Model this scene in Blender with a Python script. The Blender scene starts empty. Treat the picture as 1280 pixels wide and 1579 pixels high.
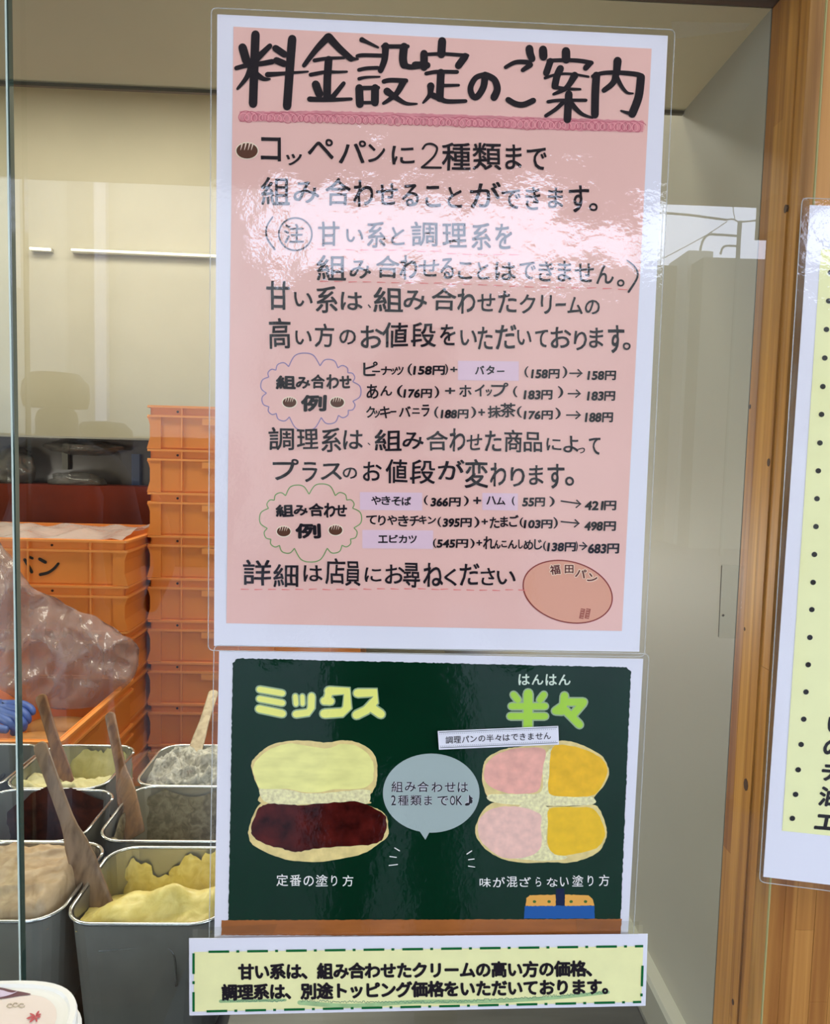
import bpy, bmesh, math, random
from mathutils import Vector, Matrix, noise
random.seed(7)
S = bpy.context.scene
COL = S.collection

# ------------------------------------------------------------------ camera
W, H, F = 1280.0, 1579.0, 1140.0
up = Vector((392, 15275, F)).normalized()            # world +Z in camera axes
xa = Vector((30390, -671, -F)); xa = (xa - up * xa.dot(up)).normalized()
ya = up.cross(xa)
ROT = Matrix((xa, ya, up))                             # camera -> world rotation (rows = world axes in camera axes)
CAM = Vector((0.0, -0.5, 1.45))
cd = bpy.data.cameras.new('camera'); cam = bpy.data.objects.new('camera', cd); COL.objects.link(cam)
cd.sensor_fit = 'VERTICAL'; cd.sensor_height = 36; cd.lens = 36 * F / H
cd.clip_start = 0.01; cd.clip_end = 300
cam.matrix_world = Matrix.Translation(CAM) @ ROT.to_4x4()
S.camera = cam

# ------------------------------------------------------------------ world, exposure
S.view_settings.view_transform = 'Standard'; S.view_settings.look = 'None'
S.view_settings.gamma = 1; S.view_settings.use_curve_mapping = False
S.view_settings.exposure = 0.0
wd = bpy.data.worlds.new('overcast_sky'); S.world = wd; wd.use_nodes = True
nt = wd.node_tree; nt.nodes.clear()
wo = nt.nodes.new('ShaderNodeOutputWorld'); bg = nt.nodes.new('ShaderNodeBackground')
tc = nt.nodes.new('ShaderNodeTexCoord'); sx = nt.nodes.new('ShaderNodeSeparateXYZ'); cr = nt.nodes.new('ShaderNodeValToRGB')
nt.links.new(tc.outputs['Generated'], sx.inputs[0]); nt.links.new(sx.outputs['Z'], cr.inputs[0]); nt.links.new(cr.outputs[0], bg.inputs[0]); nt.links.new(bg.outputs[0], wo.inputs[0])
cr.color_ramp.elements[0].position = 0.0; cr.color_ramp.elements[0].color = (0.82, 0.87, 1.06, 1)
cr.color_ramp.elements[1].position = 0.8; cr.color_ramp.elements[1].color = (0.66, 0.80, 1.05, 1)
bg.inputs[1].default_value = 7.2

def area(name, loc, size, power, col, rot=(0, 0, 0)):
    l = bpy.data.lights.new(name, 'AREA'); l.shape = 'RECTANGLE'; l.size, l.size_y = size; l.energy = power; l.color = col
    o = bpy.data.objects.new(name, l); COL.objects.link(o); o.location = loc; o.rotation_euler = rot
    return o
WARM = (1.0, 0.90, 0.70)
area('kitchen_ceiling_light', (-0.9, 0.95, 2.93), (1.8, 0.4), 22, WARM)
area('kitchen_ceiling_light_rear', (-0.9, 1.95, 2.93), (2.0, 0.5), 34, (1.0, 0.93, 0.80))
wl_ = bpy.data.lights.new('left_fill_light', 'POINT'); wl_.energy = 13; wl_.color = (1.0, 0.94, 0.82); wl_.shadow_soft_size = 0.12  # added fill that lights the soffit from below; no lamp stands here
wl_o = bpy.data.objects.new('left_fill_light', wl_); COL.objects.link(wl_o); wl_o.location = (-1.75, 0.75, 1.15)
wl2 = bpy.data.lights.new('fill_light_behind_notices', 'POINT'); wl2.energy = 5; wl2.color = (1.0, 0.95, 0.85); wl2.shadow_soft_size = 0.10  # added fill hidden by the notices, brightens soffit and side panel
wl2o = bpy.data.objects.new('fill_light_behind_notices', wl2); COL.objects.link(wl2o); wl2o.location = (-0.12, 0.9, 1.25)
area('notice_fill_light', (0.1, -0.55, 2.42), (1.8, 0.4), 8, (0.95, 0.91, 1.0))  # added fill under the eave to brighten the notices, no fitting there

S.cycles.use_denoising = True
S.cycles.max_bounces = 8; S.cycles.transparent_max_bounces = 24; S.cycles.diffuse_bounces = 4
S.cycles.caustics_reflective = False; S.cycles.caustics_refractive = False
S.cycles.sample_clamp_indirect = 6.0

# ------------------------------------------------------------------ pixel -> place helpers (true planes of the place)
def ray(px, py): return (ROT @ Vector((px - W / 2, -(py - H / 2), -F))).normalized()
def yp(px, py, Y):
    d = ray(px, py); return CAM + d * ((Y - CAM.y) / d.y)
def zp(px, py, Z):
    d = ray(px, py); return CAM + d * ((Z - CAM.z) / d.z)
def xp(px, py, X):
    d = ray(px, py); return CAM + d * ((X - CAM.x) / d.x)
def mir(px, py, Yo):                                   # place across the street whose mirror image falls there
    p = yp(px, py, 0.0); d = ray(px, py); d.y = -d.y
    return p + d * (Yo / d.y)

# ------------------------------------------------------------------ materials
def lin(c): return tuple(((v / 255) / 12.92 if v / 255 <= 0.04045 else ((v / 255 + 0.055) / 1.055) ** 2.4) for v in c)
MC = {}
def nodes(name):
    m = bpy.data.materials.new(name); m.use_nodes = True
    return m, m.node_tree, m.node_tree.nodes['Principled BSDF']
def mat(name, rgb, rough=0.5, metal=0.0, var=0.0, vscale=8.0, bump=0.0, bscale=40.0, spec=0.5, trans=0.0, emit=None, stretch=None, coat=0.0, alpha=1.0, sss=0.0):
    if name in MC: return MC[name]
    m, t, b = nodes(name); c = lin(rgb)
    b.inputs['Base Color'].default_value = (*c, 1); b.inputs['Roughness'].default_value = rough; b.inputs['Metallic'].default_value = metal
    b.inputs['Specular IOR Level'].default_value = spec; b.inputs['Coat Weight'].default_value = coat
    b.inputs['Transmission Weight'].default_value = trans; b.inputs['Alpha'].default_value = alpha
    if sss: b.inputs['Subsurface Weight'].default_value = sss; b.inputs['Subsurface Radius'].default_value = (0.01, 0.008, 0.004)
    if emit: b.inputs['Emission Color'].default_value = (*lin(rgb), 1); b.inputs['Emission Strength'].default_value = emit
    if var or bump:
        co = t.nodes.new('ShaderNodeTexCoord'); mp = t.nodes.new('ShaderNodeMapping'); t.links.new(co.outputs['Object'], mp.inputs[0])
        if stretch: mp.inputs['Scale'].default_value = stretch
    if var:
        n = t.nodes.new('ShaderNodeTexNoise'); n.inputs['Scale'].default_value = vscale; n.inputs['Detail'].default_value = 5
        t.links.new(mp.outputs[0], n.inputs['Vector'])
        r = t.nodes.new('ShaderNodeValToRGB'); t.links.new(n.outputs['Fac'], r.inputs[0])
        r.color_ramp.elements[0].position = 0.3; r.color_ramp.elements[1].position = 0.7
        r.color_ramp.elements[0].color = (*[v * (1 - var) for v in c], 1); r.color_ramp.elements[1].color = (*[min(1, v * (1 + var)) for v in c], 1)
        t.links.new(r.outputs[0], b.inputs['Base Color'])
    if bump:
        n2 = t.nodes.new('ShaderNodeTexNoise'); n2.inputs['Scale'].default_value = bscale; n2.inputs['Detail'].default_value = 4
        t.links.new(mp.outputs[0], n2.inputs['Vector'])
        bp = t.nodes.new('ShaderNodeBump'); bp.inputs['Strength'].default_value = bump; bp.inputs['Distance'].default_value = 0.004
        t.links.new(n2.outputs['Fac'], bp.inputs['Height']); t.links.new(bp.outputs[0], b.inputs['Normal'])
    MC[name] = m; return m
def clear(name, ior=1.5, rough=0.0, tint=(1, 1, 1), bump=0.0, bscale=300.0, boost=1.0, wave=None):
    """thin clear sheet: passes light straight, mirrors by Fresnel on its front"""
    m = bpy.data.materials.new(name); m.use_nodes = True; t = m.node_tree; t.nodes.clear()
    o = t.nodes.new('ShaderNodeOutputMaterial'); mx = t.nodes.new('ShaderNodeMixShader'); tr = t.nodes.new('ShaderNodeBsdfTransparent'); gl = t.nodes.new('ShaderNodeBsdfGlossy')
    fr = t.nodes.new('ShaderNodeFresnel'); fr.inputs[0].default_value = ior
    ge = t.nodes.new('ShaderNodeNewGeometry'); mu = t.nodes.new('ShaderNodeMath'); mu.operation = 'MULTIPLY'; inv = t.nodes.new('ShaderNodeMath'); inv.operation = 'SUBTRACT'; inv.inputs[0].default_value = boost
    t.links.new(ge.outputs['Backfacing'], inv.inputs[1]); inv.use_clamp = False
    mxx = t.nodes.new('ShaderNodeMath'); mxx.operation = 'MAXIMUM'; mxx.inputs[1].default_value = 0.0; t.links.new(inv.outputs[0], mxx.inputs[0])
    t.links.new(fr.outputs[0], mu.inputs[0]); t.links.new(mxx.outputs[0], mu.inputs[1])
    t.links.new(mu.outputs[0], mx.inputs[0]); t.links.new(tr.outputs[0], mx.inputs[1]); t.links.new(gl.outputs[0], mx.inputs[2]); t.links.new(mx.outputs[0], o.inputs[0])
    tr.inputs[0].default_value = (*tint, 1); gl.inputs['Roughness'].default_value = rough; gl.inputs['Color'].default_value = (1, 1, 1, 1)
    if bump:
        co = t.nodes.new('ShaderNodeTexCoord'); n = t.nodes.new('ShaderNodeTexNoise'); n.inputs['Scale'].default_value = bscale; n.inputs['Detail'].default_value = 3
        t.links.new(co.outputs['Object'], n.inputs['Vector'])
        bp = t.nodes.new('ShaderNodeBump'); bp.inputs['Strength'].default_value = bump; bp.inputs['Distance'].default_value = 0.001
        t.links.new(n.outputs['Fac'], bp.inputs['Height']); t.links.new(bp.outputs[0], gl.inputs['Normal'])
    return m
def wood(name, c1, c2, scale=1.0, rough=0.45, axis='Z', grain=1.0):
    if name in MC: return MC[name]
    m, t, b = nodes(name); b.inputs['Roughness'].default_value = rough
    co = t.nodes.new('ShaderNodeTexCoord'); mp = t.nodes.new('ShaderNodeMapping'); t.links.new(co.outputs['Object'], mp.inputs[0])
    s = [170 * scale] * 3; s['XYZ'.index(axis)] = 4.5 * scale; mp.inputs['Scale'].default_value = s
    n = t.nodes.new('ShaderNodeTexNoise'); n.inputs['Scale'].default_value = 1.0; n.inputs['Detail'].default_value = 6; n.inputs['Distortion'].default_value = 0.6
    t.links.new(mp.outputs[0], n.inputs['Vector'])
    r = t.nodes.new('ShaderNodeValToRGB'); r.color_ramp.elements[0].position = 0.35; r.color_ramp.elements[1].position = 0.62
    r.color_ramp.elements[0].color = (*lin(c1), 1); r.color_ramp.elements[1].color = (*lin(c2), 1)
    t.links.new(n.outputs['Fac'], r.inputs[0]); t.links.new(r.outputs[0], b.inputs['Base Color'])
    bp = t.nodes.new('ShaderNodeBump'); bp.inputs['Strength'].default_value = 0.15 * grain; bp.inputs['Distance'].default_value = 0.001
    t.links.new(n.outputs['Fac'], bp.inputs['Height']); t.links.new(bp.outputs[0], b.inputs['Normal'])
    MC[name] = m; return m
WHITEREF = lin((214, 214, 236))
def pm(rgb, rough=0.6, var=0.0, vscale=60, stretch=None):  # printed ink: colour of the print itself (photo colour / light on the sheet)
    k = 'print_%d_%d_%d_%g' % (*rgb, var)
    if k in MC: return MC[k]
    c = lin(rgb); a = [min(0.9, 0.86 * c[i] / WHITEREF[i]) for i in range(3)]
    back = [255 * (12.92 * v if v <= 0.0031308 else 1.055 * v ** (1 / 2.4) - 0.055) for v in a]
    return mat(k, back, rough, var=var, vscale=vscale, stretch=stretch, spec=0.0)

# ------------------------------------------------------------------ object helpers
ORG = {}
def lk(o): COL.objects.link(o); return o
def meta(o, label=None, cat=None, group=None, kind=None):
    if label: o['label'] = label
    if cat: o['category'] = cat
    if group: o['group'] = group
    if kind: o['kind'] = kind
    return o
def thing(name, label, cat, loc, group=None):
    o = bpy.data.objects.new(name, None); o.location = loc; o.empty_display_size = 0.02; lk(o); ORG[o.name] = Vector(loc)
    return meta(o, label, cat, group)
def mk(name, V, Fc, m, parent=None, smooth=False, label=None, cat=None, group=None, kind=None, bevel=0.0):
    V = [Vector(v) for v in V]
    if parent is None:
        xs = [v.x for v in V]; ys = [v.y for v in V]; zs = [v.z for v in V]
        og = Vector(((min(xs) + max(xs)) / 2, (min(ys) + max(ys)) / 2, min(zs)))
    else: og = ORG[parent.name]
    me = bpy.data.meshes.new(name); me.from_pydata([v - og for v in V], [], Fc); me.update()
    if smooth: me.polygons.foreach_set('use_smooth', [True] * len(me.polygons))
    if m: me.materials.append(m)
    o = bpy.data.objects.new(name, me); lk(o)
    if parent is None: o.location = og
    else: o.parent = parent
    ORG[o.name] = og
    if bevel:
        b = o.modifiers.new('bevel', 'BEVEL'); b.width = bevel; b.segments = 2; b.limit_method = 'ANGLE'
    return meta(o, label, cat, group, kind)
class MB:
    def __init__(s): s.v = []; s.f = []
    def add(s, V, Fc):
        n = len(s.v); s.v += [Vector(v) for v in V]; s.f += [tuple(i + n for i in f) for f in Fc]
    def box(s, a, b):
        x0, y0, z0 = a; x1, y1, z1 = b
        s.add([(x0, y0, z0), (x1, y0, z0), (x1, y1, z0), (x0, y1, z0), (x0, y0, z1), (x1, y0, z1), (x1, y1, z1), (x0, y1, z1)],
              [(0, 3, 2, 1), (4, 5, 6, 7), (0, 1, 5, 4), (1, 2, 6, 5), (2, 3, 7, 6), (3, 0, 4, 7)])
    def hexa(s, front, back):                           # two quads, front CCW seen from outside
        s.add(list(front) + list(back), [(0, 1, 2, 3), (7, 6, 5, 4), (0, 4, 5, 1), (1, 5, 6, 2), (2, 6, 7, 3), (3, 7, 4, 0)])
    def loft(s, rings, cap0=True, cap1=True, closed=True):
        n = len(rings[0]); b = len(s.v)
        for r in rings: s.v += [Vector(p) for p in r]
        for i in range(len(rings) - 1):
            for j in range(n if closed else n - 1):
                k = (j + 1) % n; s.f.append((b + i * n + j, b + i * n + k, b + (i + 1) * n + k, b + (i + 1) * n + j))
        if cap0: s.f.append(tuple(b + j for j in reversed(range(n))))
        if cap1: s.f.append(tuple(b + (len(rings) - 1) * n + j for j in range(n)))
    def tube(s, pts, r, n=8):
        pts = [Vector(p) for p in pts]; rings = []
        for i, p in enumerate(pts):
            t = (pts[min(i + 1, len(pts) - 1)] - pts[max(i - 1, 0)]).normalized()
            a = t.orthogonal().normalized() if i == 0 else (u - t * u.dot(t)).normalized()
            u = a; w = t.cross(u); rr = r[i] if isinstance(r, (list, tuple)) else r
            rings.append([p + (u * math.cos(2 * math.pi * k / n) + w * math.sin(2 * math.pi * k / n)) * rr for k in range(n)])
        s.loft(rings)
    def mk(s, name, m, parent=None, **k): return mk(name, s.v, s.f, m, parent, **k)
def struct(name, a, b, m, label=None):
    q = MB(); q.box(a, b); return q.mk(name, m, kind='structure', label=label)
def kids(o): return [c for c in bpy.data.objects if c.parent == o]
def dup(root, loc, label=None, group=None):
    r = root.copy(); lk(r); r.location = loc
    if label: r['label'] = label
    if group: r['group'] = group
    for ch in kids(root):
        c = ch.copy(); lk(c); c.parent = r
        for g in kids(ch):
            d = g.copy(); lk(d); d.parent = c
    return r
def rrect(cx, cy, w, d, r, z, n=5):                      # rounded rectangle ring
    out = []
    for (sx_, sy_, a0) in ((1, 1, 0), (-1, 1, 90), (-1, -1, 180), (1, -1, 270)):
        for k in range(n + 1):
            a = math.radians(a0 + 90 * k / n)
            out.append(Vector((cx + sx_ * (w / 2 - r) + r * math.cos(a), cy + sy_ * (d / 2 - r) + r * math.sin(a), z)))
    return out

# ------------------------------------------------------------------ the setting
YF = 0.056                                               # back of the wooden frame
XR = yp(1191, 12, YF).x                               # inner face of the right side panel / pillar edge
ZT = yp(1191, 12, YF).z                               # underside of the header
XL, YB, ZC = -2.3, 2.75, 3.0
plaster = mat('cream_wall_paint', (184, 178, 158), 0.7, var=0.05, vscale=3)
sidep = mat('grey_melamine_panel', (154, 153, 142), 0.5, var=0.04, vscale=5)
steel = mat('brushed_steel', (150, 150, 148), 0.32, 0.9, var=0.15, vscale=6, stretch=(1, 1, 12))
dsteel = mat('dark_steel', (78, 79, 76), 0.35, 0.7, var=0.15, vscale=10, stretch=(1, 8, 8))
struct('wall_back', (XL, YB, 0), (XR + 0.3, YB + 0.1, ZC), plaster, 'cream painted kitchen wall behind the crates')
struct('wall_left', (XL - 0.1, -0.02, 0), (XL, YB + 0.1, ZC), plaster, 'cream kitchen wall left of the frame')
struct('ceiling', (XL - 0.1, 0.02, ZC), (XR + 0.3, YB + 0.1, ZC + 0.1), plaster, 'kitchen ceiling')
struct('floor', (XL - 0.1, -0.02, -0.1), (XR + 0.3, YB + 0.1, 0), mat('kitchen_floor_paint', (120, 112, 98), 0.4, var=0.1), 'kitchen floor')
struct('wall_right', (XR, YF + .001, 0), (XR + 0.03, YB, ZC), sidep, 'smooth grey-beige side panel seen through the glass')
# soffit box behind the header
soff = mat('khaki_soffit_board', (222, 212, 182), 0.6, var=0.04, vscale=4)
ys = zp(180, 133, ZT).y
struct('trim_1', (XL, YF + .001, ZT), (XR, ys, ZT + 0.12), soff, 'khaki soffit board above the display case')
struct('trim_2', (XL, ys - 0.001, ZT - 0.003), (XR - .0005, ys + 0.003, ZT + 0.006), mat('soffit_edge', (104, 96, 78), 0.5), 'thin brown edge strip of the soffit')
WD = [wood('pine_a', (148, 96, 30), (184, 128, 54)), wood('pine_b', (160, 108, 40), (198, 144, 68)), wood('pine_c', (134, 82, 24), (168, 112, 42)), wood('pine_d', (152, 100, 32), (190, 134, 58))]
WDL = [wood('light_pine_a', (162, 104, 38), (198, 142, 68), scale=0.6), wood('light_pine_b', (146, 90, 30), (186, 130, 58), scale=0.6)]
struct('wall_header', (XL, 0.006, ZT), (XR + 0.3, YF, ZC), wood('dark_header_wood', (62, 36, 16), (88, 52, 24), axis='X'), 'dark wooden header above the glass')
struct('wall_front_left', (XL, 0.02, 0), (-1.15, 0.05, ZT), plaster)
# light cove strips where side panel meets the case bottom
ZCNT = xp(1047, 1579, XR).z
q = MB(); q.box((XR - 0.012, YF + .002, ZCNT - 0.03), (XR, 1.0, ZCNT + 0.012)); q.mk('baseboard_right', mat('pale_trim', (186, 188, 178), 0.4), kind='structure', label='pale trim strip along the foot of the side panel')
q = MB(); q.box((XR - 0.030, YF + .002, ZCNT - 0.03), (XR - 0.012, 1.0, ZCNT + 0.004)); q.mk('trim_3', mat('grey_trim', (120, 122, 116), 0.4), kind='structure', label='grey sealing strip beside the dark counter')

# pillar: glued pine lamellas, each its own piece, 11 mm wide
pil = thing('pine_pillar', 'glued pine pillar right of the glass, behind the yellow notice', 'pillar', (XR + 0.09, 0.03, 0))
XB = XR + 0.0130                                         # where the bare, unglazed wood starts
def cuts_(): return [0.0] + sorted(random.uniform(0.95, 1.85) for _ in range(random.choice((1, 2)))) + [ZT - .0005]
for k in range(4):                                        # layers seen edge-on along the inner face
    ya_, yb_ = 0.0062 + k * 0.01245, 0.0062 + (k + 1) * 0.01245 - .0002
    cc = cuts_()
    for a, b in zip(cc, cc[1:]):
        q = MB(); q.box((XR + .0012 * (k == 0) + random.uniform(0, .0003), ya_, a), (XB - .0002, yb_, b - .0002)); q.mk('lamella', random.choice(WD), pil)
x = XB
while x < XR + 0.235:
    w = 0.0112 * random.choice((0.8, 1.0, 1.25, 1.5)); cc = cuts_()
    for a, b in zip(cc, cc[1:]):
        q = MB(); q.box((x + 0.0001, 0.0062 + random.uniform(0, 0.0003), a), (x + w - 0.0001, YF, b - 0.0002)); q.mk('lamella', random.choice(WDL), pil)
    x += w
for (px, py, s_) in ((1211, 322, 5), (1156, 627, 3), (1185, 713, 5), (1150, 1210, 8), (1148, 970, 2.5), (1130, 1545, 4)):
    p = xp(px, py, XR - .0002); r = s_ * 0.00046; q = MB()
    q.loft([[p + Vector((dx, r * 0.9 * math.cos(a * 0.785), r * 1.3 * math.sin(a * 0.785))) for a in range(8)] for dx in (0, 0.0015)]); q.mk('knot', mat('knot', (60, 30, 12), 0.6), pil)

# ------------------------------------------------------------------ outdoors (reflected in the panes and laminates)
street = mat('asphalt', (72, 72, 74), 0.9)
struct('ground', (-40, -40, -0.2), (40, -0.05, -0.001), street, 'street and pavement outside the shop')
pe = mir(1100, 318, -2.6)
zeave = pe.z
q = MB(); q.box((-6, -2.6, zeave), (3.0, -0.05, zeave + 0.25)); q.mk('trim_4', mat('eave_board', (150, 140, 120), 0.7), kind='structure', label='underside of the shop eave')
q = MB(); q.box((-6, 0.006, 2.2), (XL, 0.1, zeave)); q.box((XR + 0.3, 0.006, 0), (3.0, 0.1, zeave)); q.mk('wall_front_right', wood('facade_wood', (120, 80, 40), (150, 104, 58)), kind='structure', label='shop facade right of the pillar')
# left neighbour building
bl = thing('neighbour_building', 'pale building across the street, mirrored left in the glass', 'building', (-6, -9.5, 0))
xr_ = mir(352, 400, -9).x
f = mat('pale_facade', (172, 171, 160), 0.8, var=0.03, vscale=0.6)
q = MB(); q.box((-16, -12, 0), (xr_, -9, 9)); q.mk('wall', f, bl)
x0, x1 = mir(105, 400, -9).x, mir(150, 400, -9).x
q = MB(); q.box((x0, -9.02, 0), (x1, -8.98, 9)); q.mk('downpipe_recess', mat('recess_grey', (148, 146, 138), 0.8), bl)
q = MB(); q.box((x1, -9.0, 0), (mir(168, 400, -9).x, -8.9, 9)); q.mk('pilaster', mat('pilaster_white', (196, 196, 200), 0.7), bl)
q = MB(); xa_ = mir(27, 350, -9); xb_ = mir(31, 350, -9); q.box((xa_.x, -9.05, mir(28, 445, -9).z), (xb_.x, -8.85, 9)); q.mk('white_pipe', mat('pipe_white', (245, 245, 245), 0.4), bl)
q = MB(); zb_ = mir(150, 672, -9.1).z; q.box((-16, -9.1, 0), (xr_, -8.8, zb_)); q.mk('dark_shopfront', mat('dark_shopfront', (38, 40, 42), .3), bl)
# low building at right with flat roof
bl2 = thing('low_building', 'low flat-roofed building mirrored beside the pole at right', 'building', (4, -12.5, 0))
g = mat('grey_facade', (130, 130, 118), 0.85, var=0.08, vscale=0.5)
q = MB(); zr = mir(1130, 398, -12).z; q.box((mir(1085, 400, -12).x, -16, 0), (9, -12, zr)); q.mk('wall', g, bl2)
zr2 = mir(1050, 410, -13).z; q = MB(); q.box((xr_ - 2, -16, 0), (mir(1085, 400, -13).x, -13, zr2)); q.mk('wing', g, bl2)
a, b = mir(1062, 386, -12.5), mir(1100, 386, -12.5); q = MB(); q.box((a.x, -13.4, 0), (b.x, -12.5, a.z)); q.mk('roof_hut', mat('hut', (170, 170, 160), 0.8), bl2)
# post holding the eave
q = MB(); a, b = mir(1181, 380, -2.58), mir(1236, 380, -2.5); q.box((a.x, -2.58, 0), (b.x, -2.45, zeave)); a2 = mir(1166, 330, -2.58); q.box((a2.x, -2.58, mir(1170, 361, -2.5).z), (b.x, -2.44, zeave - 0.001)); q.mk('trim_5', mat('post_wood', (120, 100, 74), 0.7), kind='structure', label='post carrying the shop eave')
# pole with pipes and wires
pol = thing('utility_pole', 'grey utility pole with pipe brackets and wires mirrored at upper right', 'pole', mir(1141, 395, -11))
pmx = mat('pole_grey', (118, 122, 112), 0.6)
def P(x_, y_): return mir(x_, y_, -11)
q = MB(); pz = P(1141, 341); q.tube([(pz.x, pz.y, 0), pz], 0.034); q.mk('pole', pmx, pol)
def sm(pts, n=6):
    pts = [Vector(p) for p in pts]; out = []
    for i in range(len(pts) - 1):
        p0, p1, p2, p3 = pts[max(i - 1, 0)], pts[i], pts[i + 1], pts[min(i + 2, len(pts) - 1)]
        for j in range(n):
            t = j / n; out.append(0.5 * ((2 * p1) + (p2 - p0) * t + (2 * p0 - 5 * p1 + 4 * p2 - p3) * t * t + (3 * p1 - p0 - 3 * p2 + p3) * t ** 3))
    return out + [pts[-1]]
q = MB(); q.tube(sm([P(1080, 386), P(1084, 371), P(1093, 362), P(1110, 362), P(1140, 364)]), 0.018); q.mk('pipe_bracket', pmx, pol)
q = MB(); q.tube(sm([P(1111, 392), P(1114, 383), P(1121, 379), P(1140, 380)]), 0.016); q.mk('pipe_bracket', pmx, pol)
q = MB(); q.tube([P(1018, 328), P(1060, 331), P(1120, 339)], 0.018); q.tube(sm([P(1120, 339), P(1130, 338), P(1141, 342), P(1166, 340)]), 0.012); q.mk('cross_pipe', pmx, pol)
q = MB(); q.tube(sm([P(1000, 410), P(1050, 384), P(1090, 362), P(1122, 341)]), 0.007, 5); q.mk('wire', pmx, pol)
q = MB(); q.tube(sm([P(1134, 341), P(1131, 325), P(1130, 300)]), 0.006, 5); q.mk('wire', pmx, pol)

# ------------------------------------------------------------------ glass panes
glassm = clear('window_glass', ior=1.72, rough=0.0, tint=(0.93, 0.965, 0.93))
edgem = mat('glass_edge_green', (38, 62, 54), 0.08, spec=1.0, coat=1.0)
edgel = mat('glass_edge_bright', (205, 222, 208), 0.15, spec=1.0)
zb, zt = 0.82, ZT + 0.02
def pane(n, x0, x1, y0, y1, label):
    t_ = thing(n, label, 'window', ((x0 + x1) / 2, y0, zb)); t_['kind'] = 'structure'; del t_['category']
    mk('glass_front', [(x0, y0, zb), (x1, y0, zb), (x1, y0, zt), (x0, y0, zt)], [(0, 1, 2, 3)], glassm, t_)
    return t_
xg = yp(26, 700, -0.006).x
A = pane('window_1', yp(0, 700, 0).x - 0.05, yp(1230, 700, 0).x, 0.0, 0.005, 'clear glass pane carrying the notices')
B = pane('window_2', -1.15, xg, -0.011, -0.006, 'clear sliding pane at the far left with a green edge')
q = MB(); q.box((xg, -0.0112, zb), (xg + 0.0012, -0.006, zt)); q.mk('polished_edge', edgem, B)
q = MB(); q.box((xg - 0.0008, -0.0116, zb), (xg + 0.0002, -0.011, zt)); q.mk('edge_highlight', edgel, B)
xe = yp(1230, 700, 0).x
q = MB(); q.box((xe, 0.0, zb), (xe + 0.0009, 0.0015, zt)); q.mk('polished_edge', mat('edge_pale', (170, 165, 110), 0.2), A)

# ------------------------------------------------------------------ flat print helpers
def flat(name, pts, Y, m, parent, label=None):
    V = [yp(x_, y_, Y) for x_, y_ in pts]; return mk(name, V, [tuple(range(len(V)))], m, parent, label=label)
def csm(pts, n=4, closed=True):
    out = []; N = len(pts)
    for i in range(N if closed else N - 1):
        g_ = (lambda k: pts[k % N]) if closed else (lambda k: pts[max(0, min(N - 1, k))])
        p0, p1, p2, p3 = g_(i - 1), g_(i), g_(i + 1), g_(i + 2)
        for j in range(n):
            t = j / n; out.append(tuple(0.5 * (2 * p1[c] + (p2[c] - p0[c]) * t + (2 * p0[c] - 5 * p1[c] + 4 * p2[c] - p3[c]) * t * t + (3 * p1[c] - p0[c] - 3 * p2[c] + p3[c]) * t ** 3) for c in range(len(pts[0]))))
    if not closed: out.append(tuple(pts[-1]))
    return out
def rough_edge(pts, step=3.0, j=0.7):
    out = []
    for a_, b_ in zip(pts, pts[1:] + pts[:1]):
        n = max(1, int(math.hypot(b_[0] - a_[0], b_[1] - a_[1]) / step))
        for k in range(n): t = k / n; out.append((a_[0] + (b_[0] - a_[0]) * t + random.uniform(-j, j), a_[1] + (b_[1] - a_[1]) * t + random.uniform(-j, j)))
    return out
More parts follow.
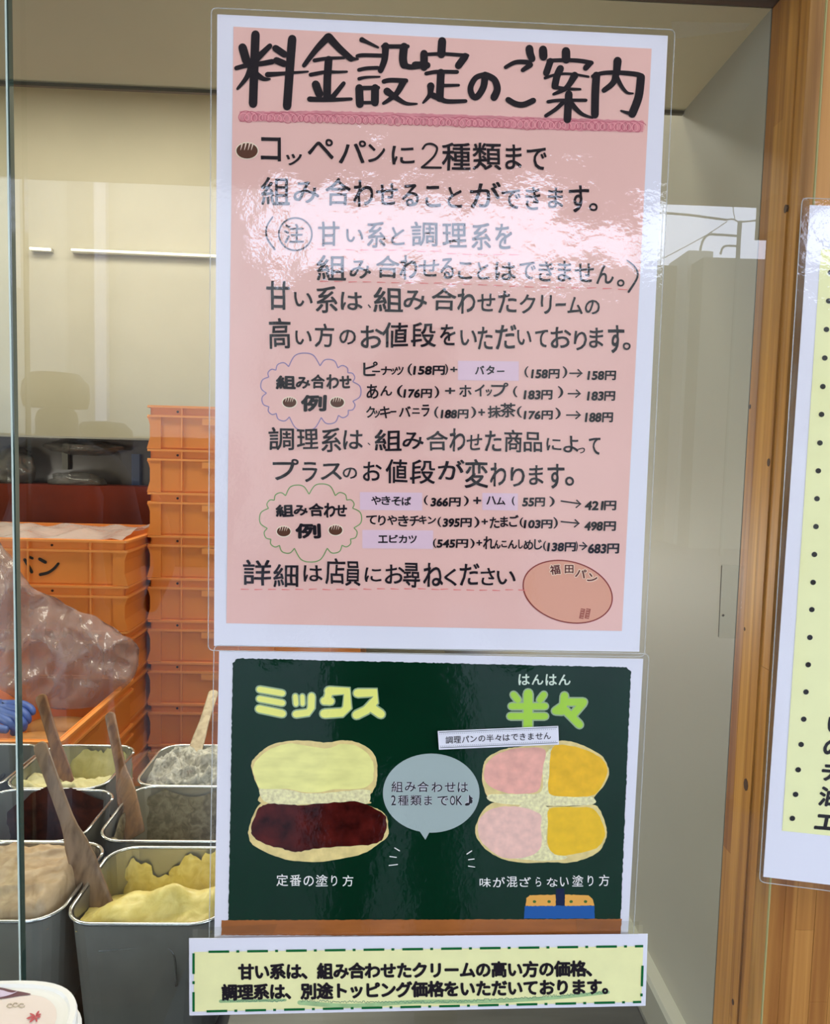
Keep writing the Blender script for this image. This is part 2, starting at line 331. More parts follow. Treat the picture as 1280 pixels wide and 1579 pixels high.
class Ink:                                               # collects flat shapes in sheet coordinates (photo pixels of the glass plane)
    def __init__(s): s.v = []; s.f = []; s.k = 0
    def lift(s): s.k = (s.k + 1) % 9; return s.k * 5e-6   # overlapping pieces of one print never share a plane
    def poly(s, pts, d=None):
        d = s.lift() if d is None else d
        n = len(s.v); s.v += [(p[0], p[1], d) for p in pts]; s.f.append(tuple(range(n, n + len(pts))))
    def disc(s, x_, y_, rx, ry=None, n=14, rot=0, d=None):
        ry = ry or rx; c_, s_ = math.cos(rot), math.sin(rot)
        s.poly([(x_ + rx * math.cos(a) * c_ - ry * math.sin(a) * s_, y_ + rx * math.cos(a) * s_ + ry * math.sin(a) * c_) for a in [2 * math.pi * k / n for k in range(n)]], d)
    def stroke(s, pts, w0, w1=None, smooth=True, caps=True, cross=False):
        w1 = w0 if w1 is None else w1
        if smooth and len(pts) > 2: pts = csm(pts, 5, False)
        N = len(pts); L, R = [], []; d0 = s.lift()
        for i, p in enumerate(pts):
            a_, b_ = pts[max(i - 1, 0)], pts[min(i + 1, N - 1)]; d = d0 + ((i % 29) * 3e-6 if cross else i * 2e-8)
            dx, dy = b_[0] - a_[0], b_[1] - a_[1]; l_ = math.hypot(dx, dy) or 1; w = (w0 + (w1 - w0) * i / (N - 1)) / 2
            L.append((p[0] - dy / l_ * w, p[1] + dx / l_ * w, d)); R.append((p[0] + dy / l_ * w, p[1] - dx / l_ * w, d))
        n = len(s.v); s.v += L + R
        for i in range(N - 1): s.f.append((n + i, n + i + 1, n + N + i + 1, n + N + i))
        if caps: s.disc(*pts[0], w0 * 0.48, n=12, d=d0 + 2.5e-6); s.disc(*pts[-1], w1 * 0.48, n=12, d=d0 + 2.5e-6)
    def ring(s, cx, cy, rx, ry, w, rot=0, n=64):
        s.stroke([(cx + rx * math.cos(a) * math.cos(rot) - ry * math.sin(a) * math.sin(rot), cy + rx * math.cos(a) * math.sin(rot) + ry * math.sin(a) * math.cos(rot)) for a in [2 * math.pi * k / n for k in range(n + 1)]], w, smooth=False, caps=False)
    def glyph(s, ch, x0, y0, x1, y1, bold=0.0, skew=0.0, rot=0.0, jit=0.0, em=None):
        V, Fc, (a0, b0, a1, b1) = glyph(ch, 0)
        if em is None: em = max(1e-6, (y1 - y0) / max(.35, b1 - b0), (x1 - x0) / max(.35, a1 - a0) if len(ch) == 1 else 0)
        bp_ = bold * em
        x0 += bp_; y0 += bp_; x1 -= bp_; y1 -= bp_
        if y1 - y0 < .5: m_ = (y0 + y1) / 2; y0, y1 = m_ - .25, m_ + .25
        kx = (x1 - x0) / max(1e-6, a1 - a0); ky = (y1 - y0) / max(1e-6, b1 - b0)
        cx, cy = (x0 + x1) / 2, (y0 + y1) / 2; c_, s_ = math.cos(rot), math.sin(rot); ph = random.uniform(0, 6)
        out = []
        for (u, v) in V:
            X = x0 + (u - a0) * kx; Y_ = y1 - (v - b0) * ky
            X += skew * (cy - Y_)
            if jit: X, Y_ = X + jit * math.sin(Y_ * 0.19 + ph) + jit * .5 * math.sin(Y_ * .5 + ph), Y_ + jit * math.sin(X * 0.17 + ph * 2) + jit * .5 * math.sin(X * .45 + ph)
            dx, dy = X - cx, Y_ - cy; out.append((cx + dx * c_ - dy * s_, cy + dx * s_ + dy * c_))
        if bold <= 0: offs = [(0, 0)]
        elif bold < .016: offs = [(math.cos(a_), math.sin(a_)) for a_ in (.785, 2.356, 3.927, 5.498)]
        elif bold < .05: offs = [(0, 0)] + [(math.cos(a_ * .785), math.sin(a_ * .785)) for a_ in range(8)]
        else: offs = [(0, 0)] + [(.5 * math.cos(a_ * .785), .5 * math.sin(a_ * .785)) for a_ in range(8)] + [(math.cos(a_ * .5236), math.sin(a_ * .5236)) for a_ in range(12)]
        for ox_, oy_ in offs:
            d = s.lift(); n = len(s.v); s.v += [(x_ + ox_ * bp_, y_ + oy_ * bp_, d) for x_, y_ in out]
            s.f += [tuple(i + n for i in f_) for f_ in Fc]
    def mk(s, name, Y, m, parent, label=None, kind=None): return mk(name, [yp(x_, y_, Y - d) for x_, y_, d in s.v], s.f, m, parent, label=label, kind=kind)
fc = bpy.data.curves.new('lettering_source', 'FONT'); fo = bpy.data.objects.new('lettering_source', fc); lk(fo); fc.resolution_u = 3
GC = {}
def glyph(ch, bold):
    if (ch, bold) in GC: return GC[(ch, bold)]
    fc.body = ch; fc.offset = bold; bpy.context.view_layer.update()
    me = bpy.data.meshes.new_from_object(fo.evaluated_get(bpy.context.evaluated_depsgraph_get()))
    V = [(v.co.x, v.co.y) for v in me.vertices]; Fc = [tuple(p.vertices) for p in me.polygons]; bpy.data.meshes.remove(me)
    xs = [v[0] for v in V] or [0, 1]; ys_ = [v[1] for v in V] or [0, 1]
    GC[(ch, bold)] = (V, Fc, (min(xs), min(ys_), max(xs), max(ys_))); return GC[(ch, bold)]
def line(spec, ox, oy, ink, sc=4.0, bold=0.012, jit=0.35, skew=0.0, em=None):
    """'char x0 y0 x1 y1; ...' in quarter-pixel units from the corner (ox, oy)"""
    for it in spec.split(';'):
        p = it.split()
        if len(p) < 5: continue
        a_ = [float(v) / sc for v in p[1:5]]; b_ = float(p[5]) if len(p) > 5 else bold
        if len(p[0]) > 2 and p[0].endswith('円'):
            m_ = a_[0] + (a_[2] - a_[0]) * (.60 if len(p[0]) == 4 else .54)
            ink.glyph(p[0][:-1], ox + a_[0], oy + a_[1] + .4, ox + m_ - .6, oy + a_[3] - .2, b_, .12, em=em); ink.glyph('円', ox + m_ + .4, oy + a_[1], ox + a_[2], oy + a_[3], b_ * .8, .06, em=em); continue
        ink.glyph(p[0], ox + a_[0], oy + a_[1], ox + a_[2], oy + a_[3], b_, skew, jit=jit, em=em)

black = pm((34, 30, 38)); paper = mat('white_paper', (232, 232, 236), 0.6, spec=0.2)
clearfilm = None
def film(name, quad, Y, parent, mat_, amp=0.0006, nx=40, ny=56, r=9, edge=True, hf=None, label=None):
    """laminating pouch: gently wavy clear film with a sealed rim"""
    V = []; Fc = []
    (ax, ay), (bx, by), (cx, cy), (dx, dy) = quad      # TL TR BR BL
    for j in range(ny + 1):
        for i in range(nx + 1):
            u, v = i / nx, j / ny
            x_ = (ax * (1 - u) + bx * u) * (1 - v) + (dx * (1 - u) + cx * u) * v; y_ = (ay * (1 - u) + by * u) * (1 - v) + (dy * (1 - u) + cy * u) * v
            p = yp(x_, y_, Y); e = min(1, 14 * min(u, v, 1 - u, 1 - v) + 0.0)
            h = hf(x_, y_) if hf else 0.0
            p.y -= (h + amp * noise.noise(Vector((x_ * 0.008, y_ * 0.008, 3.0))) + amp * 0.25 * noise.noise(Vector((x_ * 0.03, y_ * 0.03, 1.0)))) * e
            V.append(p)
    for j in range(ny):
        for i in range(nx):
            n = j * (nx + 1) + i; Fc.append((n, n + 1, n + nx + 2, n + nx + 1)[::-1])
    o = mk(name, V, Fc, mat_, parent, smooth=True, label=label)
    if edge:                                            # sealed rim: thin raised line with round corners
        pts = []
        Q = [Vector(p) for p in quad]
        for k in range(4):
            p, a_, b_ = Q[k], Q[k - 1], Q[(k + 1) % 4]
            da, db = (a_ - p).normalized() * r, (b_ - p).normalized() * r
            for t in (0, .25, .5, .75, 1): pts.append(tuple((p + da) * (1 - t) ** 2 + p * 2 * t * (1 - t) + (p + db) * t * t))
        q = MB(); pp = [yp(x_, y_, Y) for x_, y_ in pts]; q.tube(pp + [pp[0]], 0.00032, 6)
        q.mk('sealed_rim', rimm, parent)
    return o
rimm = mat('clear_rim', (205, 210, 205), 0.15, alpha=0.45)
filmm = clear('laminate_film', ior=1.70, rough=0.02, bump=0.10, bscale=240.0)
pouch = clear('pouch_border', ior=1.45, rough=0.12, tint=(0.86, 0.86, 0.84))
tapem = clear('clear_tape', ior=1.5, rough=0.25, tint=(0.95, 0.955, 0.94), bump=0.3, bscale=500)
def sheet(name, pts, Y, parent, m=paper, n='paper'):
    q = MB(); f_ = [yp(x_, y_, Y) for x_, y_ in pts]; b_ = [p + Vector((0, 0.0003, 0)) for p in f_]; q.hexa(f_, b_); return q.mk(n, m, parent)
def tape(quad, Y, label):
    q = MB(); f_ = [yp(x_, y_, Y) for x_, y_ in quad]; q.hexa(f_, [p + Vector((0, 0.0001, 0)) for p in f_]); return q.mk('clear_tape', tapem, label=label, cat='tape')

# ================================================================== 1. pink price notice
T = yp(660, 1000, 0)
N1 = thing('laminated_price_notice', 'large pink laminated price notice with black handwriting on the glass', 'notice', (T.x, -0.001, T.z))
sheet('paper', [(335, 22), (1030, 55), (986, 1005), (330, 996)], -0.0010, N1)
pinkm = pm((214, 173, 175), var=0.035, vscale=9)
flat('pink_ground', [(360, 41), (1005, 75), (959, 973), (349, 961)], -0.0012, pinkm, N1, 'pink printed ground')
def tstroke(ink, ox, oy, pts, w0, w1=None, smooth=True): ink.stroke([(ox + x_ / 8, oy + y_ / 8) for x_, y_ in pts], w0 / 7.2, (w0 if w1 is None else w1) / 7.2, smooth)
TI = Ink()
c = (350, 45)
for pts, *w in [([(352, 65), (340, 400), (322, 920)], 96), ([(192, 225), (240, 390)], 96), ([(530, 205), (340, 390)], 56, 80), ([(115, 480), (250, 445), (420, 425), (560, 400)], 50, 62),
                ([(300, 470), (240, 600), (130, 735)], 80, 30), ([(350, 550), (450, 612), (530, 615)], 80, 22), ([(600, 235), (710, 310)], 78), ([(610, 385), (705, 425)], 78),
                ([(500, 560), (700, 545), (1000, 523)], 62, 22), ([(805, 120), (775, 500), (742, 950)], 96)]: tstroke(TI, *c, pts, *w)
c = (460, 45)
for pts, *w in [([(370, 95), (230, 240), (70, 448)], 90, 48), ([(375, 95), (500, 230), (650, 365)], 92, 70), ([(650, 365), (742, 368)], 60, 14), ([(200, 385), (350, 360), (565, 352)], 46, 30),
                ([(152, 562), (330, 528), (480, 528), (600, 524)], 46, 26), ([(375, 375), (360, 600), (355, 840)], 88), ([(215, 680), (260, 800)], 92), ([(560, 668), (430, 830)], 48, 60), ([(140, 862), (400, 870), (655, 860)], 62, 34)]: tstroke(TI, *c, pts, *w)
c = (540, 45)
for pts, *w in [([(145, 130), (200, 155), (345, 225)], 62, 26), ([(88, 332), (160, 320), (395, 325)], 44), ([(108, 502), (200, 482), (340, 475)], 42), ([(110, 612), (200, 592), (365, 586)], 42, 20),
                ([(112, 725), (120, 925)], 90), ([(100, 726), (345, 722)], 48), ([(308, 725), (305, 905)], 90), ([(110, 905), (320, 905)], 38), ([(438, 205), (425, 370), (375, 510)], 82, 64),
                ([(405, 212), (710, 212)], 48), ([(665, 215), (652, 360), (665, 440)], 92, 90), ([(660, 440), (740, 465), (860, 460)], 70, 50), ([(800, 440), (950, 445)], 80), ([(912, 300), (912, 470)], 86),
                ([(415, 645), (500, 628), (690, 635)], 52), ([(655, 650), (575, 790), (480, 870), (410, 915)], 78, 34), ([(455, 765), (560, 840), (690, 915), (825, 920)], 86, 20)]: tstroke(TI, *c, pts, *w)
c = (630, 45)
for pts, *w in [([(415, 145), (405, 310)], 92), ([(205, 312), (400, 303), (560, 312), (730, 325)], 40), ([(700, 335), (615, 450)], 82), ([(218, 548), (350, 525), (600, 527)], 44), ([(400, 535), (385, 850)], 88),
                ([(430, 695), (620, 690)], 40, 30), ([(275, 700), (262, 810), (180, 908)], 86, 24), ([(300, 815), (400, 860), (480, 890), (705, 886)], 70, 42),
                ([(945, 565), (925, 710), (850, 830), (790, 820), (765, 720), (830, 600), (945, 560)], 80, 60), ([(960, 565), (1060, 625), (1095, 740), (1055, 840)], 70, 86)]: tstroke(TI, *c, pts, *w)
c = (720, 45)
for pts, *w in [([(478, 470), (600, 408), (740, 408), (785, 440)], 44, 62), ([(785, 440), (690, 505)], 62, 50), ([(772, 240), (780, 300), (805, 365)], 90, 80), ([(940, 250), (945, 340)], 92),
                ([(510, 870), (600, 920), (700, 930), (820, 880)], 66)]: tstroke(TI, *c, pts, *w)
c = (850, 55)
for pts, *w in [([(183, 190), (185, 295)], 95), ([(-10, 315), (-60, 460)], 76), ([(-35, 308), (180, 300), (360, 310), (500, 335)], 42, 50), ([(480, 340), (425, 400)], 64), ([(115, 405), (75, 490), (45, 620)], 82, 78),
                ([(35, 635), (200, 655), (360, 660)], 48, 26), ([(-75, 522), (80, 475), (250, 472), (460, 505)], 34, 26), ([(290, 490), (190, 640), (30, 722)], 86, 32), ([(-38, 815), (100, 797), (430, 796)], 40, 36),
                ([(218, 720), (200, 1035)], 86), ([(150, 820), (60, 905), (-65, 988)], 50, 42), ([(240, 830), (370, 960), (510, 1012)], 68, 22),
                ([(558, 490), (545, 700), (540, 975)], 88), ([(512, 500), (640, 460), (830, 455), (1050, 475), (1125, 505)], 42, 60), ([(1108, 510), (1080, 750), (1000, 965)], 92), ([(1000, 965), (920, 945), (862, 925)], 50, 20),
                ([(820, 310), (805, 450), (765, 580), (650, 675)], 94, 56), ([(790, 470), (860, 610), (935, 700), (1010, 712)], 60, 20)]: tstroke(TI, *c, pts, *w)
TI.mk('title_lettering', -0.0015, black, N1, 'thick black brush title')
u = Ink(); u.poly(rough_edge([(369, 172), (500, 171), (650, 175), (800, 180), (993, 186), (992, 204), (800, 199), (650, 192), (500, 188), (370, 187)], 4, .8)); u.mk('underline_wash', -0.00135, pm((196, 128, 144), var=0.12, vscale=120), N1, 'crimson crayon underline')
u = Ink(); u2 = Ink()
for U, ph, rr in ((u, 0, 8.2), (u2, 1.7, 6.5)):
    pts = []
    for k in range(1500):
        t = k / 1500; a_ = t * 2 * math.pi * 62 + ph + 1.5 * noise.noise(Vector((k * .013, ph, 0))); r_ = rr * (0.85 + 0.5 * noise.noise(Vector((k * .02, 0, ph))))
        pts.append((372 + t * 618 + r_ * math.cos(a_), 179.5 + 16 * t + r_ * math.sin(a_)))
    U.stroke(pts, 1.0, smooth=False, caps=False, cross=True)
u.mk('crayon_loops', -0.0014, pm((178, 88, 112)), N1, 'crimson crayon loops'); u2.mk('crayon_loops', -0.00142, pm((222, 152, 168)), N1, 'pale crayon loops')
LI = [
 [('コ 207 45 333 195; ッ 362 148 462 218; ペ 498 55 660 182; パ 688 65 858 208; ン 868 88 978 202; に 1015 98 1158 215', 350, 200), ('種 165 80 345 252; 類 355 80 535 250; ま 557 92 660 245; で 688 112 815 250', 640, 200)],
 [('組 210 290 390 465; み 408 320 570 455; 合 605 298 765 468; わ 778 308 905 475; せ 918 330 1055 465; る 1078 335 1185 475', 350, 200), ('こ 62 345 160 480; と 200 352 292 482; が 338 320 530 482; で 533 370 655 490; き 680 350 775 495; ま 820 357 915 485; す 947 342 1075 510; 。 1073 452 1128 503', 640, 200)],
 [('注 350 20 475 140; 甘 560 5 695 160; い 733 52 843 135; 系 862 5 980 170; と 1012 38 1098 153; 調 1135 5 1300 160', 350, 340), ('理 8 15 160 168; 系 187 15 310 182; を 333 18 440 178', 680, 340)],
 [('組 553 210 735 370; み 757 245 890 360; 合 917 215 1065 355; わ 1065 212 1175 365; せ 1180 240 1310 345', 350, 340), ('る -5 230 80 362; こ 105 255 195 362; と 222 255 298 365; は 333 255 462 368; で 482 255 585 365; き 600 250 695 375; ま 720 248 805 378; せ 825 262 945 380; ん 957 275 1065 392; 。 1085 362 1133 408', 680, 340)],
 [('甘 243 372 390 552; い 413 442 528 530; 系 547 405 685 570; は 700 440 838 553; 、 868 518 890 540; 組 903 408 1088 565; み 1087 430 1235 552', 350, 340), ('合 -58 415 97 555; わ 100 418 212 575; せ 222 450 335 562; た 352 432 468 570; ク 487 455 583 575; リ 617 458 685 578; ー 705 510 770 528; ム 780 472 875 578; の 887 490 980 580', 680, 340)],
 [('高 257 42 393 232; い 420 118 525 205; 方 540 75 663 222; の 692 112 795 205; お 823 88 962 228; 値 955 68 1118 225; 段 1132 68 1290 222', 350, 480), ('を -5 80 92 212; い 118 115 222 212; た 225 95 320 238; だ 335 82 467 235; い 470 115 560 210; て 580 115 662 225; お 675 97 805 228; り 820 118 900 240; ま 915 100 1003 225; す 1028 85 1132 260; 。 1120 190 1170 238', 680, 480)],
 [('調 257 195 415 338; 理 430 205 565 330; 系 580 200 705 350; は 717 212 840 332; 、 868 290 885 305; 組 910 208 1078 342; み 1083 225 1215 330', 350, 610), ('合 -91 215 45 340; わ 52 200 150 345; せ 157 238 255 338; た 270 215 375 345; 商 390 210 503 350; 品 510 225 625 348; に 650 262 742 340; よ 755 248 850 352; っ 845 320 888 355; て 912 258 985 365', 680, 610)],
 [('プ 280 388 443 522; ラ 463 410 557 535; ス 578 418 712 520; の 715 442 805 512; お 838 408 955 528; 値 978 392 1115 542; 段 1128 395 1285 545', 350, 610), ('が -20 395 145 520; 変 145 392 292 570; わ 303 412 403 560; り 428 440 517 562; ま 543 430 633 552; す 655 420 762 575; 。 765 500 822 558', 680, 610)],
 [('詳 97 92 275 252; 細 285 118 440 262; は 470 125 590 228; 店 605 82 730 245; 員 728 100 825 255; に 850 140 955 230; お 975 122 1095 242; 尋 1085 110 1192 265; ね 1210 112 1335 262', 350, 840), ('く 22 108 98 215; だ 115 75 240 212; さ 245 103 335 212; い 345 120 460 205', 680, 850)],
]
for i, parts in enumerate(LI):
    I = Ink()
    for sp, ox, oy in parts: line(sp, ox, oy, I, bold=0.0155)
    if i == 2:
        I.ring(350 + 422 / 4, 340 + 84 / 4, 25.5, 25, 2.6)
        I.stroke([(350 + 282 / 4, 340 - 22 / 4), (350 + 245 / 4, 340 + 40 / 4), (350 + 248 / 4, 340 + 110 / 4), (350 + 295 / 4, 340 + 178 / 4)], 2.6, 3)
    if i == 3: I.stroke([(680 + 1148 / 4, 340 + 245 / 4), (680 + 1200 / 4, 340 + 290 / 4), (680 + 1212 / 4, 340 + 350 / 4), (680 + 1158 / 4, 340 + 440 / 4)], 2, 3.6)
    if i == 0: I.stroke([(640 + x_ / 4, 200 + y_ / 4) for x_, y_ in ((48, 118), (68, 92), (105, 88), (136, 112), (120, 160), (75, 205), (42, 232))], 3.4); I.stroke([(650.5, 258), (680, 258.5)], 3.4)
    I.mk('lettering', -0.0015, black, N1, 'black marker handwriting')
B_ = 0.054
PL = [
 [('ピ 840 310 930 400 .034; ー 895 366 945 376 .034; ナ 950 340 1010 395 .034; ッ 1008 352 1045 392 .034; ツ 1040 340 1090 395 .034; ( 1113 322 1143 395 .022; 158円 1150 335 1345 393 %g' % B_, 350, 480), (') 25 325 45 392 .022; + 58 342 103 375 .034; バ 210 335 268 390 .034; タ 278 335 332 392 .034; ー 345 365 392 374 .034; ( 515 340 540 408 .022; 158円 558 356 732 415 %g; ) 750 340 780 412 .022; 158円 905 366 1080 425 %g' % (B_, B_), 680, 480)],
 [('あ 860 450 935 540 .034; ん 945 460 1020 522 .034; ( 1048 455 1085 530 .022; 176円 1090 478 1265 535 %g' % B_, 350, 480), (') -40 462 -10 535 .022; + 25 470 88 510 .034; ホ 113 455 190 528 .034; イ 208 450 270 525 .034; ッ 275 480 315 522 .034; プ 310 440 417 528 .034; ( 445 462 472 530 .022; 183円 512 485 688 545 %g; ) 720 462 755 535 .022; 183円 903 492 1075 552 %g' % (B_, B_), 680, 480)],
 [('ク 858 65 912 138 .034; ッ 905 92 945 138 .034; キ 943 65 1010 140 .034; ー 1008 94 1045 104 .034; バ 1060 65 1135 132 .034; ニ 1142 78 1190 112 .034; ラ 1200 55 1250 130 .034', 350, 610), ('( -42 68 -15 140 .022; 188円 0 85 170 142 %g; ) 185 68 218 138 .022; + 230 82 272 125 .034; 抹 288 62 370 138 .034; 茶 365 45 462 135 .034; ( 468 65 500 135 .022; 176円 512 92 690 148 %g; ) 705 75 740 145 .022; 188円 890 103 1062 165 %g' % (B_, B_, B_), 680, 610)],
 [('や 890 100 950 155 .03; き 952 100 1010 155 .03; そ 1015 103 1075 158 .03; ば 1078 105 1137 158 .03; ( 1215 95 1240 155 .022', 350, 740), ('366円 -62 108 122 165 %g; ) 140 98 172 160 .022; + 198 105 248 150 .034; ハ 280 100 340 152 .028; ム 342 108 398 155 .028; ( 438 102 455 158 .022; 55円 503 108 642 165 %g; ) 668 102 702 165 .022; 421円 888 128 1082 188 %g' % (B_, B_, B_), 680, 740)],
 [('て 858 218 925 275 .034; り 932 218 980 282 .034; や 988 218 1050 278 .034; き 1055 218 1122 288 .034; チ 1125 220 1190 285 .034; キ 1185 220 1232 275 .034; ン 1238 225 1290 272 .034', 350, 740), ('( -22 228 2 290 .022; 395円 12 235 190 292 %g; ) 205 228 238 295 .022; + 250 240 290 275 .034; た 300 228 362 298 .034; ま 365 225 415 290 .034; ご 420 215 480 290 .034; ( 485 232 508 292 .022; 103円 512 245 688 300 %g; ) 693 230 722 300 .022; 498円 885 255 1080 315 %g' % (B_, B_, B_), 680, 740)],
 [('エ 932 342 992 390 .034; ビ 1000 338 1055 388 .034; カ 1060 340 1112 390 .034; ツ 1120 342 1172 392 .034', 350, 740), ('( -50 362 -28 420 .022; 545円 -25 365 168 420 %g; ) 180 362 208 422 .022; + 218 370 255 405 .034; れ 260 348 328 428 .034; ん 326 370 368 425 .034; こ 372 375 408 415 .034; ん 412 370 470 425 .034; し 478 368 506 425 .034; め 510 370 570 432 .034; じ 574 365 625 430 .034; ( 630 378 650 438 .022; 138円 657 385 832 442 %g; ) 832 378 845 440 .022; 683円 908 392 1100 455 %g' % (B_, B_, B_), 680, 740)],
]
ARR = [(680, 480, 795, 382, 870, 382), (680, 480, 785, 508, 860, 508), (680, 610, 775, 120, 860, 120), (680, 740, 742, 130, 862, 148), (680, 740, 742, 257, 852, 268), (680, 740, 855, 405, 900, 408)]
for parts, (ox, oy, x0, y0, x1, y1) in zip(PL, ARR):
    I = Ink()
    for sp, a_, b_ in parts: line(sp, a_, b_, I, jit=0.12, em=14.5)
    X0, Y0, X1, Y1 = ox + x0 / 4, oy + y0 / 4, ox + x1 / 4, oy + y1 / 4
    I.stroke([(X0, Y0), (X1, Y1)], 2.2); I.stroke([(X1 - 6, Y1 - 5.5), (X1, Y1), (X1 - 7, Y1 + 5.5)], 2.2, smooth=False)
    I.mk('price_lettering', -0.0015, black, N1, 'bold black price row')
for nm, r0, r1 in (('組 300 395 425 480; み 425 405 515 478; 合 518 390 605 478; わ 612 388 690 480; せ 692 395 768 475; 例 455 515 615 618', 350, 480), ('組 300 150 412 228; み 412 155 500 220; 合 505 142 598 225; わ 598 140 670 232; せ 668 152 742 225; 例 420 268 580 362', 350, 740)):
    I = Ink(); line(nm, r0, r1, I, bold=0.032); I.mk('cloud_lettering', -0.0015, black, N1)
lil = pm((206, 178, 204))
for i, (ox, oy, a0, b0, a1, b1) in enumerate(((680, 480, 105, 305, 480, 425), (350, 740, 820, 75, 1205, 185), (680, 740, 255, 80, 475, 185), (350, 740, 835, 308, 1272, 422))):
    flat('correction_patch', [(ox + a0 / 4, oy + b0 / 4), (ox + a1 / 4, oy + b0 / 4 + 1), (ox + a1 / 4, oy + b1 / 4 + 1), (ox + a0 / 4, oy + b1 / 4)], -0.00135, lil, N1, 'lilac correction patch')
def cloud(cx, cy, rx, ry, n, colr, ph):
    I = Ink(); P_ = []
    for k in range(n):
        a_ = 2 * math.pi * k / n + ph; e = 0.62
        P_.append((cx + rx * math.copysign(abs(math.cos(a_)) ** e, math.cos(a_)), cy + ry * math.copysign(abs(math.sin(a_)) ** e, math.sin(a_))))
    for k in range(n):
        p, q_ = P_[k], P_[(k + 1) % n]; mx_, my_ = (p[0] + q_[0]) / 2, (p[1] + q_[1]) / 2
        dx, dy = q_[0] - p[0], q_[1] - p[1]; l_ = math.hypot(dx, dy); h = 0.42 * l_
        nx_, ny_ = dy / l_, -dx / l_
        I.stroke([p, (p[0] + dx * .2 + nx_ * h * .8, p[1] + dy * .2 + ny_ * h * .8), (mx_ + nx_ * h, my_ + ny_ * h), (q_[0] - dx * .2 + nx_ * h * .8, q_[1] - dy * .2 + ny_ * h * .8), q_], 1.5, caps=False)
    return I
cloud(478, 604, 67, 40, 15, None, 0.2).mk('cloud_outline', -0.0014, pm((128, 118, 168)), N1, 'blue pencil cloud outline')
cloud(479, 804, 67, 42, 15, None, 0.1).mk('cloud_outline', -0.0014, pm((104, 146, 92)), N1, 'green pencil cloud outline')
for (cx, cy, rx, ry) in ((381, 232.5, 16.5, 12), (446.5, 620.5, 10.5, 7.6), (520, 620.5, 10.5, 7.6), (437.5, 819.5, 10.5, 7.6), (517.5, 817.5, 10.5, 7.6)):
    I = Ink(); I.disc(cx, cy, rx + 1.4, ry + 1.4, 24); I.mk('bread_icon', -0.0014, pm((226, 206, 196)), N1, 'white edged brown bread icon')
    I = Ink(); I.disc(cx, cy, rx, ry, 24); I.mk('bread_icon', -0.00145, pm((84, 54, 46)), N1, 'brown bread icon')
    I = Ink()
    for d in (-.45, -.1, .25, .55): I.stroke([(cx + d * rx, cy - ry * 0.95), (cx + d * rx - rx * .08, cy - ry * .5), (cx + d * rx - rx * .16, cy - ry * .1)], rx * .16, rx * .03)
    I.mk('bread_icon_cuts', -0.0015, pm((214, 190, 180)), N1)
I = Ink()
for (x0, y0, x1, y1, gap) in ((490, 384, 682, 388, 22), (690, 391, 790, 393, 24), (494, 434, 672, 437, 22), (690, 438, 976, 447, 24), (372, 909, 672, 908, 21), (680, 909, 800, 910, 20)):
    n = int((x1 - x0) / gap)
    for k in range(n + 1):
        a_ = (k * gap) / (x1 - x0); xs_ = x0 + k * gap; ys_ = y0 + (y1 - y0) * a_ + random.uniform(-.6, .6)
        I.stroke([(xs_, ys_), (xs_ + gap * .55, ys_ + random.uniform(-.6, .8))], 1.8, 1.0)
I.mk('red_dashed_underline', -0.0014, pm((208, 118, 122)), N1, 'red pencil dashes', kind='stuff')
# oval shop emblem with the shop's lettering
er = 0.26
I = Ink(); I.disc(875.5, 912.5, 70.5, 47, 64, er); I.mk('oval_emblem', -0.00135, pm((202, 146, 132)), N1, 'terracotta oval emblem')
I = Ink(); I.ring(875.5, 912.5, 70, 46.5, 2.0, er); I.mk('emblem_outline', -0.0014, pm((128, 52, 48)), N1)
for bold, m_, Yk in ((0.085, pm((228, 190, 176)), -0.00142), (0.022, pm((92, 40, 36)), -0.0015)):
    I = Ink()
    for ch, x0, y0, x1, y1, ro in (('福', 848, 871, 864, 886, -.12), ('田', 871, 871, 884.5, 884, 0), ('パ', 887.5, 877, 904, 891, .18), ('ン', 906, 885, 921, 898, .3)):
        g_ = 1.3 if bold > .05 else 0; I.glyph(ch, x0 - g_, y0 - g_, x1 + g_, y1 + g_, bold, rot=ro)
    I.mk('emblem_lettering', Yk, m_, N1)
I = Ink(); sc_ = (902, 946)
for dx in (-4.2, 4.2):
    I.poly([(sc_[0] + dx - 3.4 + 1.5, sc_[1] - 8), (sc_[0] + dx + 3.4 + 1.5, sc_[1] - 7), (sc_[0] + dx + 3.4 - 1.5, sc_[1] + 8.5), (sc_[0] + dx - 3.4 - 1.5, sc_[1] + 7.5)])
I.mk('seal_stamp', -0.00142, pm((150, 84, 74)), N1, 'small red-brown seal stamp')
I = Ink()
for r_ in range(4):
    for dx in (-4.2, 4.2): I.stroke([(sc_[0] + dx - 2, sc_[1] - 5.6 + r_ * 3.8), (sc_[0] + dx + 2, sc_[1] - 5.2 + r_ * 3.8)], 0.8, smooth=False, caps=False)
I.mk('seal_strokes', -0.0015, pm((200, 146, 132)), N1)
def h1(x_, y_):                                           # slight bulge of the long film: stretches the sky's mirror image downward, in vertical folds to the right
    t = (y_ - 300) / 300
    base = 0.0005 * (.55 + 1.0 / (1 + math.exp(-(x_ - 770) / 35))) * math.exp(-((y_ - 470) / 120) ** 2) 
    fold = 0.00016 * math.sin(x_ * 0.075 + 1.2 * math.sin(y_ * 0.012)) * math.exp(-((y_ - 470) / 130) ** 2) * (1 / (1 + math.exp(-(x_ - 540) / 30)))
    return base + fold
sheet_border = [(326, 12), (1041, 46), (994, 1013), (321, 1003)]
film('laminate_film', sheet_border, -0.0030, N1, filmm, amp=0.0006, nx=120, ny=160, hf=h1)

